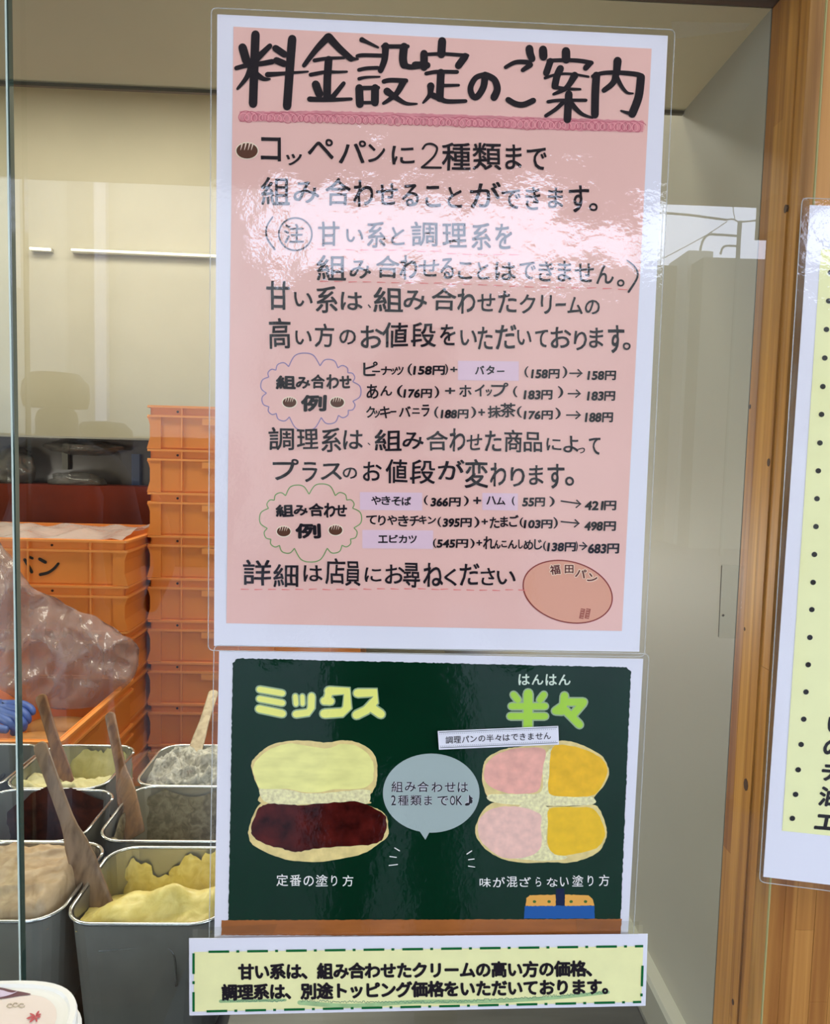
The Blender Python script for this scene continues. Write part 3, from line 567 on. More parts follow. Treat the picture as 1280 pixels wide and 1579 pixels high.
# ================================================================== 2. green bread sheet
T = yp(655, 1460, 0)
N2 = thing('laminated_bread_poster', 'dark green laminated landscape poster with four bread halves, below the pink notice', 'poster', (T.x, -0.001, T.z))
sheet('paper', [(338, 1003), (992, 1016), (967, 1470), (330, 1470)], -0.0010, N2)
flat('green_ground', rough_edge([(366, 1015), (966, 1029), (973, 1036), (957, 1422), (352, 1422), (359, 1022)]), -0.0012, pm((4, 38, 24), var=0.15, vscale=15), N2, 'dark green chalkboard ground')
flat('brown_band', rough_edge([(342, 1419), (959, 1417), (957, 1443), (341, 1442)], 4, 0.5), -0.00125, pm((146, 88, 48), var=0.15, vscale=30, stretch=(1, 1, 4)), N2, 'brown table band along the foot')
def fatset(parts, ox, oy, m_in, name):
    I, O = Ink(), Ink()
    for pts, *w in parts:
        w0 = w[0]; w1 = w[1] if len(w) > 1 else w0
        P_ = [(ox + x_ / 4, oy + y_ / 4) for x_, y_ in pts]
        I.stroke(P_, w0 / 4, w1 / 4, smooth=False); O.stroke(P_, w0 / 4 + 4.4, w1 / 4 + 4.4, smooth=False)
    O.mk(name, -0.0014, pm((138, 160, 134)), N2, 'grey-green lettering outline'); I.mk(name, -0.0015, m_in, N2)
fatset([([(240, 252), (382, 276)], 36), ([(240, 310), (382, 336)], 36), ([(238, 372), (382, 402)], 44), ([(462, 295), (466, 342)], 30), ([(505, 295), (507, 342)], 26), ([(562, 295), (560, 365), (540, 395), (465, 405)], 42),
        ([(668, 262), (780, 262), (782, 365), (750, 395), (640, 402)], 52), ([(670, 270), (655, 322), (640, 325)], 44), ([(640, 322), (680, 325)], 46), ([(845, 275), (955, 272), (950, 325), (900, 380), (838, 410)], 50), ([(925, 360), (990, 405)], 50)], 340, 1000, pm((236, 226, 128)), 'fat_title_lettering')
fatset([([(528, 285), (555, 318)], 38), ([(715, 285), (690, 318)], 38), ([(618, 278), (616, 500)], 54), ([(515, 356), (722, 356)], 38), ([(508, 418), (722, 418)], 40), ([(842, 292), (835, 350), (790, 385)], 46), ([(785, 385), (830, 388)], 42),
        ([(838, 330), (960, 330)], 44), ([(958, 335), (885, 420)], 44), ([(838, 372), (935, 470)], 44)], 660, 1000, pm((152, 194, 66)), 'fat_title_lettering')
I = Ink(); line('は 558 158 628 226; ん 640 160 712 224; は 725 158 795 228; ん 805 160 880 226', 660, 1000, I, bold=0.02, jit=0); I.mk('reading_lettering', -0.0015, pm((190, 204, 200)), N2, 'pale small lettering')
def offp(pts, ox, oy): return [(ox + x_ / 4, oy + y_ / 4) for x_, y_ in pts]
def bread(pts, ox, oy, m_, Yk, name, label, j=0.5):
    P_ = csm(offp(pts, ox, oy), 5); P_ = [(x_ + random.uniform(-j, j), y_ + random.uniform(-j, j)) for x_, y_ in P_]; flat(name, P_, Yk, m_, N2, label)
crust = pm((208, 188, 136), var=0.14, vscale=140); crumb = pm((216, 206, 170), var=0.2, vscale=420)
b1 = [(190, 190), (225, 140), (270, 100), (340, 65), (450, 48), (560, 50), (650, 60), (740, 48), (810, 50), (880, 75), (935, 115), (962, 170), (968, 250), (960, 320), (930, 375), (895, 410), (890, 440), (290, 440), (245, 375), (235, 340), (205, 270)]
bread(b1, 340, 1130, crust, -0.00135, 'bread_crust', 'pale bread crust')
bread([(245, 345), (400, 350), (560, 375), (760, 360), (900, 350), (925, 370), (890, 440), (600, 440), (300, 435)], 340, 1130, crumb, -0.0014, 'bread_crumb', 'ragged white crumb')
bread([(200, 210), (250, 140), (330, 90), (440, 65), (560, 85), (660, 95), (740, 70), (820, 75), (900, 120), (940, 180), (945, 250), (930, 310), (860, 345), (700, 350), (560, 370), (400, 345), (250, 345), (215, 280)], 340, 1130, pm((228, 214, 148), var=0.09, vscale=60, stretch=(1, 1, 2.5)), -0.00145, 'custard_spread', 'smooth pale yellow cream')
b2 = [(285, 415), (400, 425), (600, 420), (800, 418), (900, 445), (980, 475), (1025, 520), (1036, 590), (1030, 640), (960, 695), (880, 745), (700, 785), (540, 797), (400, 780), (300, 745), (200, 690), (172, 630), (180, 570), (220, 470)]
bread(b2, 340, 1130, crust, -0.00138, 'bread_crust', 'pale bread crust')
bread([(232, 470), (290, 440), (400, 440), (500, 445), (700, 430), (850, 425), (950, 465), (1010, 505), (1026, 560), (1012, 625), (965, 680), (800, 700), (600, 712), (480, 735), (380, 715), (260, 680), (200, 640), (192, 580)], 340, 1130, pm((60, 14, 12), var=0.7, vscale=95), -0.00148, 'chocolate_spread', 'glossy dark red-brown spread', 0.9)
r1 = [(340, 210), (360, 160), (420, 120), (500, 95), (600, 80), (800, 50), (900, 58), (1000, 100), (1080, 150), (1116, 240), (1090, 320), (1022, 400), (1022, 440), (900, 450), (740, 452), (560, 445), (410, 430), (360, 380), (335, 290)]
bread(r1, 660, 1130, crust, -0.00135, 'bread_crust', 'pale bread crust')
bread([(380, 380), (560, 378), (700, 360), (705, 200), (740, 110), (770, 110), (755, 300), (760, 385), (900, 388), (1010, 395), (1015, 440), (740, 450), (410, 430)], 660, 1130, crumb, -0.0014, 'bread_crumb', 'ragged white crumb')
bread([(350, 215), (400, 150), (480, 112), (600, 92), (720, 105), (712, 200), (692, 330), (650, 370), (520, 375), (420, 350), (355, 300)], 660, 1130, pm((222, 160, 156), var=0.13, vscale=130), -0.00145, 'strawberry_spread', 'pink strawberry cream')
bread([(768, 92), (880, 80), (1000, 118), (1080, 170), (1106, 240), (1070, 330), (1010, 388), (860, 392), (748, 372), (750, 250)], 660, 1130, pm((226, 170, 34), var=0.12, vscale=110), -0.00145, 'mango_spread', 'orange-yellow cream')
r2 = [(410, 430), (560, 445), (740, 455), (900, 452), (1030, 445), (1080, 520), (1102, 600), (1095, 660), (1050, 735), (960, 780), (860, 803), (760, 798), (640, 803), (500, 790), (400, 750), (330, 690), (292, 620), (300, 560), (340, 480)]
bread(r2, 660, 1130, crust, -0.00138, 'bread_crust', 'pale bread crust')
bread([(560, 455), (740, 460), (730, 640), (745, 710), (860, 770), (700, 790), (520, 770), (600, 740), (690, 700)], 660, 1130, crumb, -0.00142, 'bread_crumb', 'ragged white crumb')
bread([(325, 520), (420, 462), (560, 457), (690, 500), (695, 580), (702, 660), (680, 730), (600, 768), (480, 772), (400, 735), (330, 670), (308, 600)], 660, 1130, pm((226, 178, 176), var=0.11, vscale=170), -0.00148, 'strawberry_spread', 'paler pink cream')
bread([(750, 468), (900, 458), (1020, 470), (1078, 560), (1090, 640), (1040, 710), (920, 745), (800, 755), (742, 700), (740, 560)], 660, 1130, pm((224, 176, 40), var=0.08, vscale=130), -0.00148, 'mango_spread', 'orange-yellow cream')
I = Ink(); I.disc(665, 1223, 74.5, 61, 60); I.poly([(646, 1280), (656, 1295), (664, 1280)]); I.mk('speech_bubble', -0.0014, pm((152, 166, 176)), N2, 'grey-blue speech bubble')
BT = ('組 1055 300 1125 365; み 1138 303 1205 362; 合 1215 300 1285 365', 340, 1130), ('わ 22 305 88 366; せ 104 305 170 364; は 184 305 247 366', 660, 1130), ('2 1053 385 1082 447; 種 1095 385 1160 448; 類 1172 385 1240 448; ま 1258 388 1305 446', 340, 1130), ('で 58 390 125 448; O 136 388 168 446; K 174 388 212 446; ♪ 228 385 282 450', 660, 1130)
for b_, m_, Yk in ((0.045, pm((186, 184, 206)), -0.00145), (0.010, black, -0.0015)):
    I = Ink()
    for sp, ox, oy in BT: line(sp, ox, oy, I, bold=b_, jit=0)
    I.mk('bubble_lettering', Yk, m_, N2, 'black rounded lettering' if Yk < -0.00148 else 'lilac letter outline')
wht = pm((226, 234, 230))
I = Ink(); line('定 345 312 417 385; 番 428 315 498 385; の 512 322 575 385; 塗 588 315 662 387; り 683 320 720 385; 方 753 318 820 387', 340, 1270, I, bold=0.006, jit=0.1)
I.mk('caption_lettering', -0.0015, wht, N2, 'white caption under the left bread')
I = Ink(); line('味 318 335 388 392; が 400 330 475 392; 混 485 325 552 392; ざ 565 330 635 390; ら 665 330 698 388; な 733 335 800 390; い 815 330 868 388; 塗 890 318 958 388; り 985 320 1020 385; 方 1055 315 1118 385', 660, 1270, I, bold=0.006, jit=0.1)
I.mk('caption_lettering', -0.0015, wht, N2, 'white caption under the right bread')
for ox, L_ in ((340, ((1075, 150, 1105, 168), (1045, 203, 1085, 208), (1040, 258, 1092, 252))), (660, ((240, 188, 270, 168), (250, 223, 285, 218), (250, 262, 288, 268)))):
    for x0, y0, x1, y1 in L_:
        I = Ink(); I.stroke(offp([(x0, y0), (x1, y1)], ox, 1270), 1.4); I.mk('burst_mark', -0.0015, wht, N2)
flat('blue_crate_drawing', rough_edge(offp([(597, 508), (1025, 505), (1030, 586), (592, 586)], 660, 1270), 3, .4), -0.0014, pm((24, 80, 158)), N2, 'flat blue crate drawing')
flat('blue_crate_drawing', offp([(790, 400), (842, 400), (842, 512), (790, 512)], 660, 1270), -0.00138, pm((10, 22, 62)), N2, 'dark blue gap in the crate drawing')
for a_ in ([(603, 508), (608, 460), (630, 442), (788, 438), (788, 508)], [(845, 508), (845, 438), (990, 442), (1015, 462), (1025, 505)]):
    flat('orange_loaf_drawing', rough_edge(offp(a_, 660, 1270), 2.5, .4), -0.00145, pm((214, 156, 76)), N2, 'flat orange loaf drawing')
I = Ink()
for x_ in (657, 747, 883, 972): I.disc(660 + x_ / 4, 1270 + 481 / 4, 2.8, 2.3, 8)
I.mk('green_dots', -0.0015, pm((58, 98, 40)), N2)
film('laminate_film', [(330, 995), (1001, 1008), (975, 1478), (322, 1478)], -0.0028, N2, filmm, amp=0.0004, nx=60, ny=40)

# small pasted correction label
T = yp(768, 1155, 0)
N4 = thing('paper_correction_label', 'small white printed label pasted over the green poster above the pink bread', 'label', (T.x, -0.0040, T.z))
lq = [(675, 1127.5), (861, 1119.5), (862, 1148), (677, 1156)]
sheet('paper', lq, -0.0040, N4)
def quadpt(q_, u_, v_):
    (ax, ay), (bx, by), (cx, cy), (dx, dy) = q_
    return ((ax * (1 - u_) + bx * u_) * (1 - v_) + (dx * (1 - u_) + cx * u_) * v_, (ay * (1 - u_) + by * u_) * (1 - v_) + (dy * (1 - u_) + cy * u_) * v_)
I = Ink()
for v in (0.07, 0.90): I.stroke([quadpt(lq, .01, v), quadpt(lq, .99, v)], 0.9, smooth=False, caps=False)
for v in (0.16, 0.82):
    for k in range(62): I.disc(*quadpt(lq, 0.015 + k * 0.0157, v), 0.55, n=6)
I.mk('border_print', -0.0042, pm((70, 76, 84)), N4)
I = Ink(); txt = '調理パンの半々はできません'
for k, ch in enumerate(txt):
    u_ = 0.09 + k * 0.068; cx, cy = quadpt(lq, u_, 0.5); s_ = 5.6
    g = glyph(ch, 0.008)[2]; fx = min(1, (g[2] - g[0]) / 0.9); fy = min(1, (g[3] - g[1]) / 0.9)
    I.glyph(ch, cx - s_ * fx, cy - s_ * fy, cx + s_ * fx, cy + s_ * fy, 0.008, rot=-0.043)
I.mk('lettering', -0.0042, black, N4)

# ================================================================== 3. yellow strip notice at the bottom
T = yp(645, 1566, 0)
N3 = thing('strip_notice', 'long cream paper strip with green dashed border at the foot of the posters', 'notice', (T.x, -0.005, T.z))
sq = [(291.5, 1447), (999, 1440), (995.5, 1551), (292, 1566)]
sheet('paper', sq, -0.0050, N3)
cq = [(299, 1468), (992, 1459), (989, 1545), (299, 1560)]
flat('cream_ground', cq, -0.0052, pm((242, 216, 172), var=0.03), N3, 'cream printed ground')
I = Ink(); gd = 5
def dash(a_, b_, off):
    L_ = math.hypot(b_[0] - a_[0], b_[1] - a_[1]); t = off
    ux, uy = (b_[0] - a_[0]) / L_, (b_[1] - a_[1]) / L_
    def seg(t0, t1):
        t0, t1 = max(0, t0), min(L_, t1)
        if t1 > t0: I.stroke([(a_[0] + ux * t0, a_[1] + uy * t0), (a_[0] + ux * t1, a_[1] + uy * t1)], 3.6, smooth=False, caps=False)
    while t < L_: seg(t, t + 32); seg(t + 43, t + 47.5); t += 59.8
dash((299, 1468), (992, 1459), 22.5); dash((299, 1560), (989, 1545), 19.5); dash((298.5, 1468), (298.5, 1560), 2); dash((992, 1459), (989, 1546), 30)
I.mk('dashed_border', -0.0054, pm((24, 92, 52)), N3, 'green dash-dot border')
def run(text, x0, y0, x1, y1, size, bold, I, slope_rot):
    n = len(text)
    for k, ch in enumerate(text):
        t = k / (n - 1); cx = x0 + (x1 - x0) * t; cy = y0 + (y1 - y0) * t - 0.0 * math.sin(t * math.pi)
        _, _, (a0, b0, a1, b1) = glyph(ch, bold); gx, gy = (a0 + a1) / 2 - 0.5, (b0 + b1) / 2 - 0.38
        w_, h_ = (a1 - a0) * size / 2, (b1 - b0) * size / 2
        I.glyph(ch, cx + gx * size - w_, cy - gy * size - h_, cx + gx * size + w_, cy - gy * size + h_, bold, rot=slope_rot)
I = Ink(); run('甘い系は、組み合わせたクリームの高い方の価格、', 379.5, 1498.5, 916, 1493.5, 25.2, 0.042, I, -0.008); I.mk('lettering', -0.0054, black, N3, 'bold black first line')
I = Ink(); run('調理系は、別途トッピング価格をいただいております。', 354, 1530, 941, 1521, 25.2, 0.042, I, -0.013); I.mk('lettering', -0.0054, black, N3, 'bold black second line')
I = Ink(); grn = pm((140, 172, 134)); random.seed(3)
I.stroke([(340, 1544), (390, 1543), (440, 1542)], 5, 4); I.stroke([(462, 1546), (540, 1551), (640, 1545), (760, 1544), (860, 1538), (938, 1530)], 7, 5)
I.mk('green_marker_underline', -0.0053, pm((150, 178, 138), var=0.15, vscale=90), N3, 'soft green marker wash')
I = Ink()
pts = [(341 + k * 1.5, 1543 + random.uniform(-2, 2)) for k in range(66)]; I.stroke(pts, 1.0, smooth=False)
pts = [(464 + k * 1.6, 1543 + 4 * math.sin(k * 0.012) - 12 * (k / 296) ** 2 + random.uniform(-2.2, 2.2)) for k in range(296)]; I.stroke(pts, 0.9, smooth=False)
I.mk('green_pencil_scribble', -0.00535, pm((86, 128, 112)), N3)

# ================================================================== 4. yellow dotted notice on the pillar
T = yp(1260, 1360, 0)
N5 = thing('laminated_dotted_notice', 'pale yellow laminated notice with black dots at the right edge', 'notice', (T.x + 0.06, -0.004, T.z))
RS = 1530                                                 # sheet runs on past the frame
sheet('paper', [(1249, 316), (RS, 330), (RS, 1395), (1177, 1352)], -0.0040, N5)
flat('yellow_ground', [(1266, 384), (RS, 398), (RS, 1315), (1206, 1281)], -0.0042, pm((228, 226, 176), var=0.02), N5, 'pale yellow printed ground')
dots = [(1281, 420), (1278, 464), (1274.6, 508), (1272, 552), (1269, 596), (1267, 639), (1264.5, 683), (1262, 726), (1260, 769), (1258.4, 812), (1256, 855), (1254, 898), (1252, 940), (1249, 983), (1246.5, 1025), (1243, 1067), (1239.5, 1109), (1235.5, 1148), (1231, 1187), (1227, 1225), (1222, 1262)]
for (dx, dy) in dots:
    I = Ink(); I.disc(dx, dy, 4.4, 4.1, 14); I.mk('dot', -0.0044, pm((28, 24, 24)), N5)
I = Ink()
for ch, x0, y0, w_, h_ in (('い', 1276, 1106, 28, 24), ('の', 1270, 1139, 32, 28), ('チ', 1267, 1177, 32, 28), ('油', 1263, 1213, 33, 31), ('エ', 1257, 1256, 34, 24)):
    I.glyph(ch, x0, y0, x0 + w_, y0 + h_, 0.032, skew=0.12, rot=0.08)
I.mk('lettering', -0.0044, pm((24, 20, 22)), N5)
film('laminate_film', [(1237, 305), (RS + 8, 318), (RS + 8, 1407), (1171, 1360)], -0.0060, N5, filmm, amp=0.0005, nx=40, ny=80)
film('pouch_border', [(1237, 305), (1249, 305.5), (1177, 1361), (1171, 1360)], -0.0055, N5, pouch, amp=0, nx=2, ny=10, edge=False)

# ------------------------------------------------------------------ tape pieces
tape([(1035, 33), (1157, 36), (1150, 46), (1040, 60)], -0.0062, 'clear tape strip at the top right corner of the pink notice')
tape([(1112, 870), (1148, 873), (1139, 985), (1108, 984)], -0.0012, 'clear tape remnant with a dirt speck on glass by the pillar')
tape([(322, 1430), (428, 1425), (420, 1443), (321, 1447)], -0.0062, 'clear tape holding the bottom left corner of the green poster')
tape([(888, 1418), (986, 1421), (984, 1441), (890, 1440)], -0.0062, 'clear tape holding the bottom right corner of the green poster')
q = MB(); p0, p1 = yp(1113, 872, -0.0014), yp(1108, 982, -0.0014); q.tube([p0, p1], 0.0003, 5); p = yp(1114, 950, -0.0014); q.tube([p, p + Vector((0.001, 0, 0.001))], 0.0007, 6)
q.mk('dirt_line', mat('dirt', (70, 64, 54), 0.8), label='thin dark dirt line beside the tape remnant by the pillar', cat='dirt')

# ------------------------------------------------------------------ serving case: dark counter, tubs, cream
ZRIM = 0.947
cnt = mat('counter_dark', (62, 62, 60), 0.4, 0.5, var=0.1, vscale=6)
xw = -0.13
CB = thing('display_counter', 'dark steel display counter holding the cream tubs', 'counter', (-0.5, 0.45, 0))
q = MB(); q.box((-1.15, 0.05, 0), (XR - 0.031, 0.95, 0.78)); q.mk('body', cnt, CB)
q = MB(); q.box((xw, 0.05, 0.781), (XR - 0.031, 0.95, ZCNT)); q.mk('raised_top', dsteel, CB)
q = MB(); q.box((-1.15, 0.0, 0.70), (XR - .001, 0.039, 0.82)); q.mk('front_sill', dsteel, CB)
tubm = mat("tub_steel", (172, 172, 164), 0.34, 0.5, var=0.10, vscale=20, bump=0.05, bscale=60)
tubin = mat('tub_steel_inside', (160, 160, 154), 0.3, 0.6)
rimmt = mat('tub_rim_steel', (226, 230, 230), 0.18, 0.9)
def cream_mat(name, c1, c2, rough=0.35, sc=60):
    if name in MC: return MC[name]
    m, t, b = nodes(name); b.inputs['Roughness'].default_value = rough; b.inputs['Subsurface Weight'].default_value = 0.15; b.inputs['Subsurface Radius'].default_value = (0.01, 0.008, 0.004); b.inputs['Specular IOR Level'].default_value = 0.4
    co = t.nodes.new('ShaderNodeTexCoord'); n = t.nodes.new('ShaderNodeTexNoise'); n.inputs['Scale'].default_value = sc; n.inputs['Detail'].default_value = 6; n.inputs['Distortion'].default_value = 1.0
    t.links.new(co.outputs['Object'], n.inputs['Vector']); r = t.nodes.new('ShaderNodeValToRGB'); t.links.new(n.outputs['Fac'], r.inputs[0])
    r.color_ramp.elements[0].position = 0.35; r.color_ramp.elements[1].position = 0.65; r.color_ramp.elements[0].color = (*lin(c1), 1); r.color_ramp.elements[1].color = (*lin(c2), 1)
    t.links.new(r.outputs[0], b.inputs['Base Color'])
    bp = t.nodes.new('ShaderNodeBump'); bp.inputs['Strength'].default_value = 0.5; bp.inputs['Distance'].default_value = 0.002; t.links.new(n.outputs['Fac'], bp.inputs['Height']); t.links.new(bp.outputs[0], b.inputs['Normal'])
    MC[name] = m; return m
def tub(xl, yf, xr, yb, label, cm, hfun, cont, wall=None, depth=0.15, seed=0):
    FL, FR, BL = zp(xl, yf, ZRIM), zp(xr, yf, ZRIM), zp(xl, yb, ZRIM)
    yb_ = zp((xl + xr) / 2, yb, ZRIM).y; x0, x1, y0, y1 = FL.x, FR.x, (FL.y + FR.y) / 2, yb_
    cx, cy, w, d = (x0 + x1) / 2, (y0 + y1) / 2, x1 - x0, y1 - y0
    t_ = thing('cream_tub', label, 'tub', (cx, cy, ZRIM - depth), 'steel tubs of sandwich cream')
    zs = [0, -0.03, -depth * .6, -depth + 0.012, -depth]; tp = [0, .002, .006, .009, .016]
    out = [rrect(cx, cy, w - 2 * a_, d - 2 * a_, 0.032, ZRIM + z_) for z_, a_ in zip(zs, tp)]
    inn = [rrect(cx, cy, w - 2 * a_ - 0.003, d - 2 * a_ - 0.003, 0.030, ZRIM + z_ + (0.0015 if i == 4 else 0)) for i, (z_, a_) in enumerate(zip(zs, tp))]
    q = MB(); q.loft(out[::-1], True, False); q.mk('body', tubm, t_, smooth=False, bevel=0)
    q = MB(); q.loft(inn, False, True); q.f = [f_ for f_ in q.f]; o = q.mk('lining', tubin, t_)
    q = MB(); ring = rrect(cx, cy, w + 0.003, d + 0.003, 0.033, ZRIM, 8); q.tube(ring + [ring[0]], 0.0022, 6); q.mk('rim', rimmt, t_, smooth=True)
    # cream surface
    q = MB(); n = 56; V = []; Fc = []
    for j in range(n + 1):
        for i in range(n + 1):
            u_, v_ = 2 * i / n - 1, 2 * j / n - 1
            # squircle mapping keeps the grid inside the rounded tub
            uu = u_ * math.sqrt(1 - 0.16 * v_ * v_); vv = v_ * math.sqrt(1 - 0.16 * u_ * u_)
            X = cx + uu * (w / 2 - 0.0035); Y_ = cy + vv * (d / 2 - 0.0035)
            h_ = hfun((u_ + 1) / 2, (v_ + 1) / 2, seed); f_ = max(0, (max(abs(u_), abs(v_)) - .84) / .16) ** 2.2
            if h_ > -.016: h_ = h_ * (1 - f_) - .016 * f_
            V.append((X, Y_, ZRIM + h_))
    for j in range(n):
        for i in range(n): a_ = j * (n + 1) + i; Fc.append((a_, a_ + 1, a_ + n + 2, a_ + n + 1))
    mk(cont, V, Fc, cm, t_, smooth=True)
    if wall:                                             # cream smeared on the inner back and side walls
        for (ua, ub, za, zb_, side) in wall:
            V = []; Fc = []; nx_ = 14; nz_ = 8
            for j in range(nz_ + 1):
                for i in range(nx_ + 1):
                    s_ = i / nx_; t__ = j / nz_; e = math.sin(math.pi * s_) ** 0.35 if 0 < s_ < 1 else 0
                    up_ = za + (zb_ - za) * t__ * (0.55 + 0.45 * e + 0.35 * noise.noise(Vector((s_ * 3 + seed, ua * 9, 0))) + .12 * noise.noise(Vector((s_ * 11 + seed, ua * 9, 0))))
                    th = 0.003 + 0.007 * e * (1 - t__) + 0.003 * noise.noise(Vector((s_ * 6, t__ * 5, seed)))
                    if side == 'b': V.append((x0 + 0.004 + (w - 0.008) * (ua + (ub - ua) * s_), y1 - 0.004 - max(0.0006, th), ZRIM + up_))
                    else: V.append((x0 + 0.004 + max(0.0006, th), y0 + d * (ua + (ub - ua) * s_), ZRIM + up_))
            for j in range(nz_):
                for i in range(nx_): a_ = j * (nx_ + 1) + i; Fc.append((a_, a_ + 1, a_ + nx_ + 2, a_ + nx_ + 1))
            mk('cream_smear', V, Fc, cm, t_, smooth=True)
    return t_, (x0, x1, y0, y1)
def nz(x_, y_, s, k): return noise.fractal(Vector((x_ * k, y_ * k, s * 3.7)), 0.9, 2.2, 4)
def rg(x_, y_, s, k): return 1 - abs(noise.noise(Vector((x_ * k, y_ * k, s * 2.1)))) * 2
def g2(u, v, a, b, r): return math.exp(-((u - a) ** 2 + (v - b) ** 2) / (r * r))
def h_yellow(u, v, s): return -0.014 - 0.042 * v ** 1.5 + 0.030 * g2(u, v, .62, .30, .16) + 0.022 * g2(u, v, .34, .35, .2) + 0.030 * g2(u, v, .98, .38, .25) + 0.004 * nz(u, v, s, 5) + 0.012 * g2(u, v, .25, .14, .14)
def h_pea(u, v, s): return 0.003 + 0.014 * math.sin(math.pi * min(1, v * 1.05)) + 0.004 * nz(u, v, s, 3) + 0.010 * max(0, rg(u, v, s, 2.2) - .75) * 4 * .6 + .003 * nz(u, v, s, 9)
def h_grey(u, v, s): return -0.018 - 0.060 * min(1, v * 1.6) + 0.005 * nz(u, v, s, 6) + 0.02 * g2(u, v, 0.0, .1, .2)
def h_pale(u, v, s): return -0.008 - 0.045 * v + 0.014 * nz(u, v, s, 3) + 0.014 * rg(u, v, s, 3) * (1 - v)
def h_white(u, v, s): return -0.008 + 0.022 * nz(u, v, s, 4) + 0.014 * rg(u, v, s, 5) + 0.012 * g2(u, v, .55, .5, .35)
def h_brown(u, v, s): return -0.085 - 0.02 * v + 0.006 * nz(u, v, s, 4)
yl = cream_mat('custard_cream', (222, 204, 116), (244, 230, 150)); pn = cream_mat('peanut_cream', (176, 150, 118), (206, 182, 150), 0.5, 45)
gr = cream_mat('sesame_cream', (112, 104, 84), (166, 156, 130), 0.6, 90); pl = cream_mat('butter_cream', (200, 194, 142), (226, 220, 172), 0.4, 30)
wh = cream_mat('cookie_cream', (128, 128, 120), (196, 194, 184), 0.6, 110); br = cream_mat('chocolate_cream', (58, 24, 16), (92, 42, 26), 0.3, 40)
tub(95, 1424, 338, 1308, 'steel tub of yellow custard cream nearest the glass', yl, h_yellow, 'custard_cream', [(.02, .30, -.06, -.014, 'b'), (.20, .50, -.062, -.028, 'b'), (.42, .72, -.06, -.008, 'b'), (.66, 1.0, -.055, .001, 'b')], seed=1)
tub(-152, 1420, 82, 1300, 'steel tub of beige peanut cream at the far left front', pn, h_pea, 'peanut_cream', seed=2)
tub(147, 1297, 372, 1214, 'nearly empty steel tub of grey sesame cream behind the custard tub', gr, h_grey, 'sesame_cream', [(.02, .97, -.075, -.003, 'b'), (.05, .6, -.06, -.01, 's')], seed=3)
tub(-96, 1297, 120, 1219, 'steel tub with dark chocolate remains behind the peanut tub', br, h_brown, 'chocolate_cream', [(.02, .98, -.09, -.002, 'b'), (.05, .9, -.09, -.005, 's')], seed=4)
tub(2, 1216, 157, 1150, 'steel tub of pale butter cream in the back row', pl, h_pale, 'butter_cream', [(.22, .66, -.06, -.004, 'b'), (.55, .98, -.06, .0, 'b')], seed=5)
tub(206, 1212, 372, 1150, 'steel tub heaped with grey-white cookie cream in the back row', wh, h_white, 'cookie_cream', seed=6)
tub(-190, 1216, -8, 1148, 'steel tub of dark cream at the left end of the back row', cream_mat('dark_cream', (50, 40, 40), (86, 72, 70)), h_brown, 'dark_cream', seed=7)

yt = [o for o in bpy.data.objects if o.name == 'cream_tub'][0]
q = MB(); yf_ = zp(200, 1424, ZRIM).y + .0035
q.tube(sm([yp(x_, y_, yf_) for x_, y_ in ((152, 1466), (200, 1462), (250, 1460), (265, 1466), (270, 1480), (272, 1520))]), .0016, 6); q.mk('embossed_line', rimmt, yt, smooth=True)
def spatula(label, top, bot, hw, bw, th, m, prof=None, group='wooden spatulas in the tubs'):
    """top/bot = (px, py, Y); flat paddle facing the glass"""
    A_, Bp = yp(*top), yp(*bot); ax = (Bp - A_).normalized(); side = ax.cross(Vector((0, 1, 0))).normalized(); nn = side.cross(ax).normalized()
    prof = prof or [(0, .55), (.012, .85), (.03, 1.0), (.30, .92), (.45, .95), (.52, 1.15), (.60, 1.7), (.70, 2.0), (.85, 2.05), (.97, 2.1), (1.0, 2.0)]
    L_ = (Bp - A_).length; k = bw / (2.1 * hw)
    t_ = thing('wooden_spatula', label, 'spatula', Bp, group)
    q = MB(); rings = []
    for s_, w in prof:
        c_ = A_ + ax * (L_ * s_); ww = hw * (w if w <= 1.0 else 1 + (w - 1) * ((bw / hw - 1) / 1.1)) / 2; t2 = th / 2 * (1.0 if s_ < .5 else 1.0 - .45 * (s_ - .5) * 2)
        rings.append([c_ + side * ww * math.copysign(abs(math.cos(a_)) ** .55, math.cos(a_)) + nn * t2 * math.copysign(abs(math.sin(a_)) ** .55, math.sin(a_)) for a_ in [2 * math.pi * j / 12 for j in range(12)]])
    cut = 5
    q.loft(rings[:cut + 1], True, False); q.mk('handle', m, t_, smooth=True)
    q = MB(); q.loft(rings[cut:], False, True); q.mk('blade', m, t_, smooth=True)
    return t_
sw1 = wood('worn_spatula_wood', (112, 86, 62), (150, 122, 94), scale=.5); sw2 = wood('brown_spatula_wood', (96, 60, 36), (140, 98, 62), scale=.5); sw3 = wood('pale_spatula_wood', (150, 132, 102), (180, 162, 130), scale=.5)
spatula('broad worn wooden spatula standing in the yellow custard', (60, 1146, .40), (158, 1412, .322), .0175, .036, .007, sw1)
spatula('tall brown wooden spatula leaning behind the broad worn one', (62, 1072, .72), (112, 1236, .64), .0195, .026, .007, sw2)
spatula('brown wooden spatula standing in the grey sesame tub', (169, 1100, .62), (208, 1290, .50), .0165, .033, .007, sw2)
spatula('pale wooden spatula stuck in the grey-white cookie cream', (330, 1066, .86), (292, 1185, .70), .019, .024, .007, sw3)
q = MB(); q.tube([yp(-6, 1206, .70), yp(42, 1160, .86)], .0035, 8); q.tube([yp(42, 1160, .86), yp(44, 1157, .87)], .005, 8); q.mk('black_ladle_handle', mat('black_plastic', (40, 38, 38), .3), label='thin black utensil handle across the far left tubs', cat='utensil')

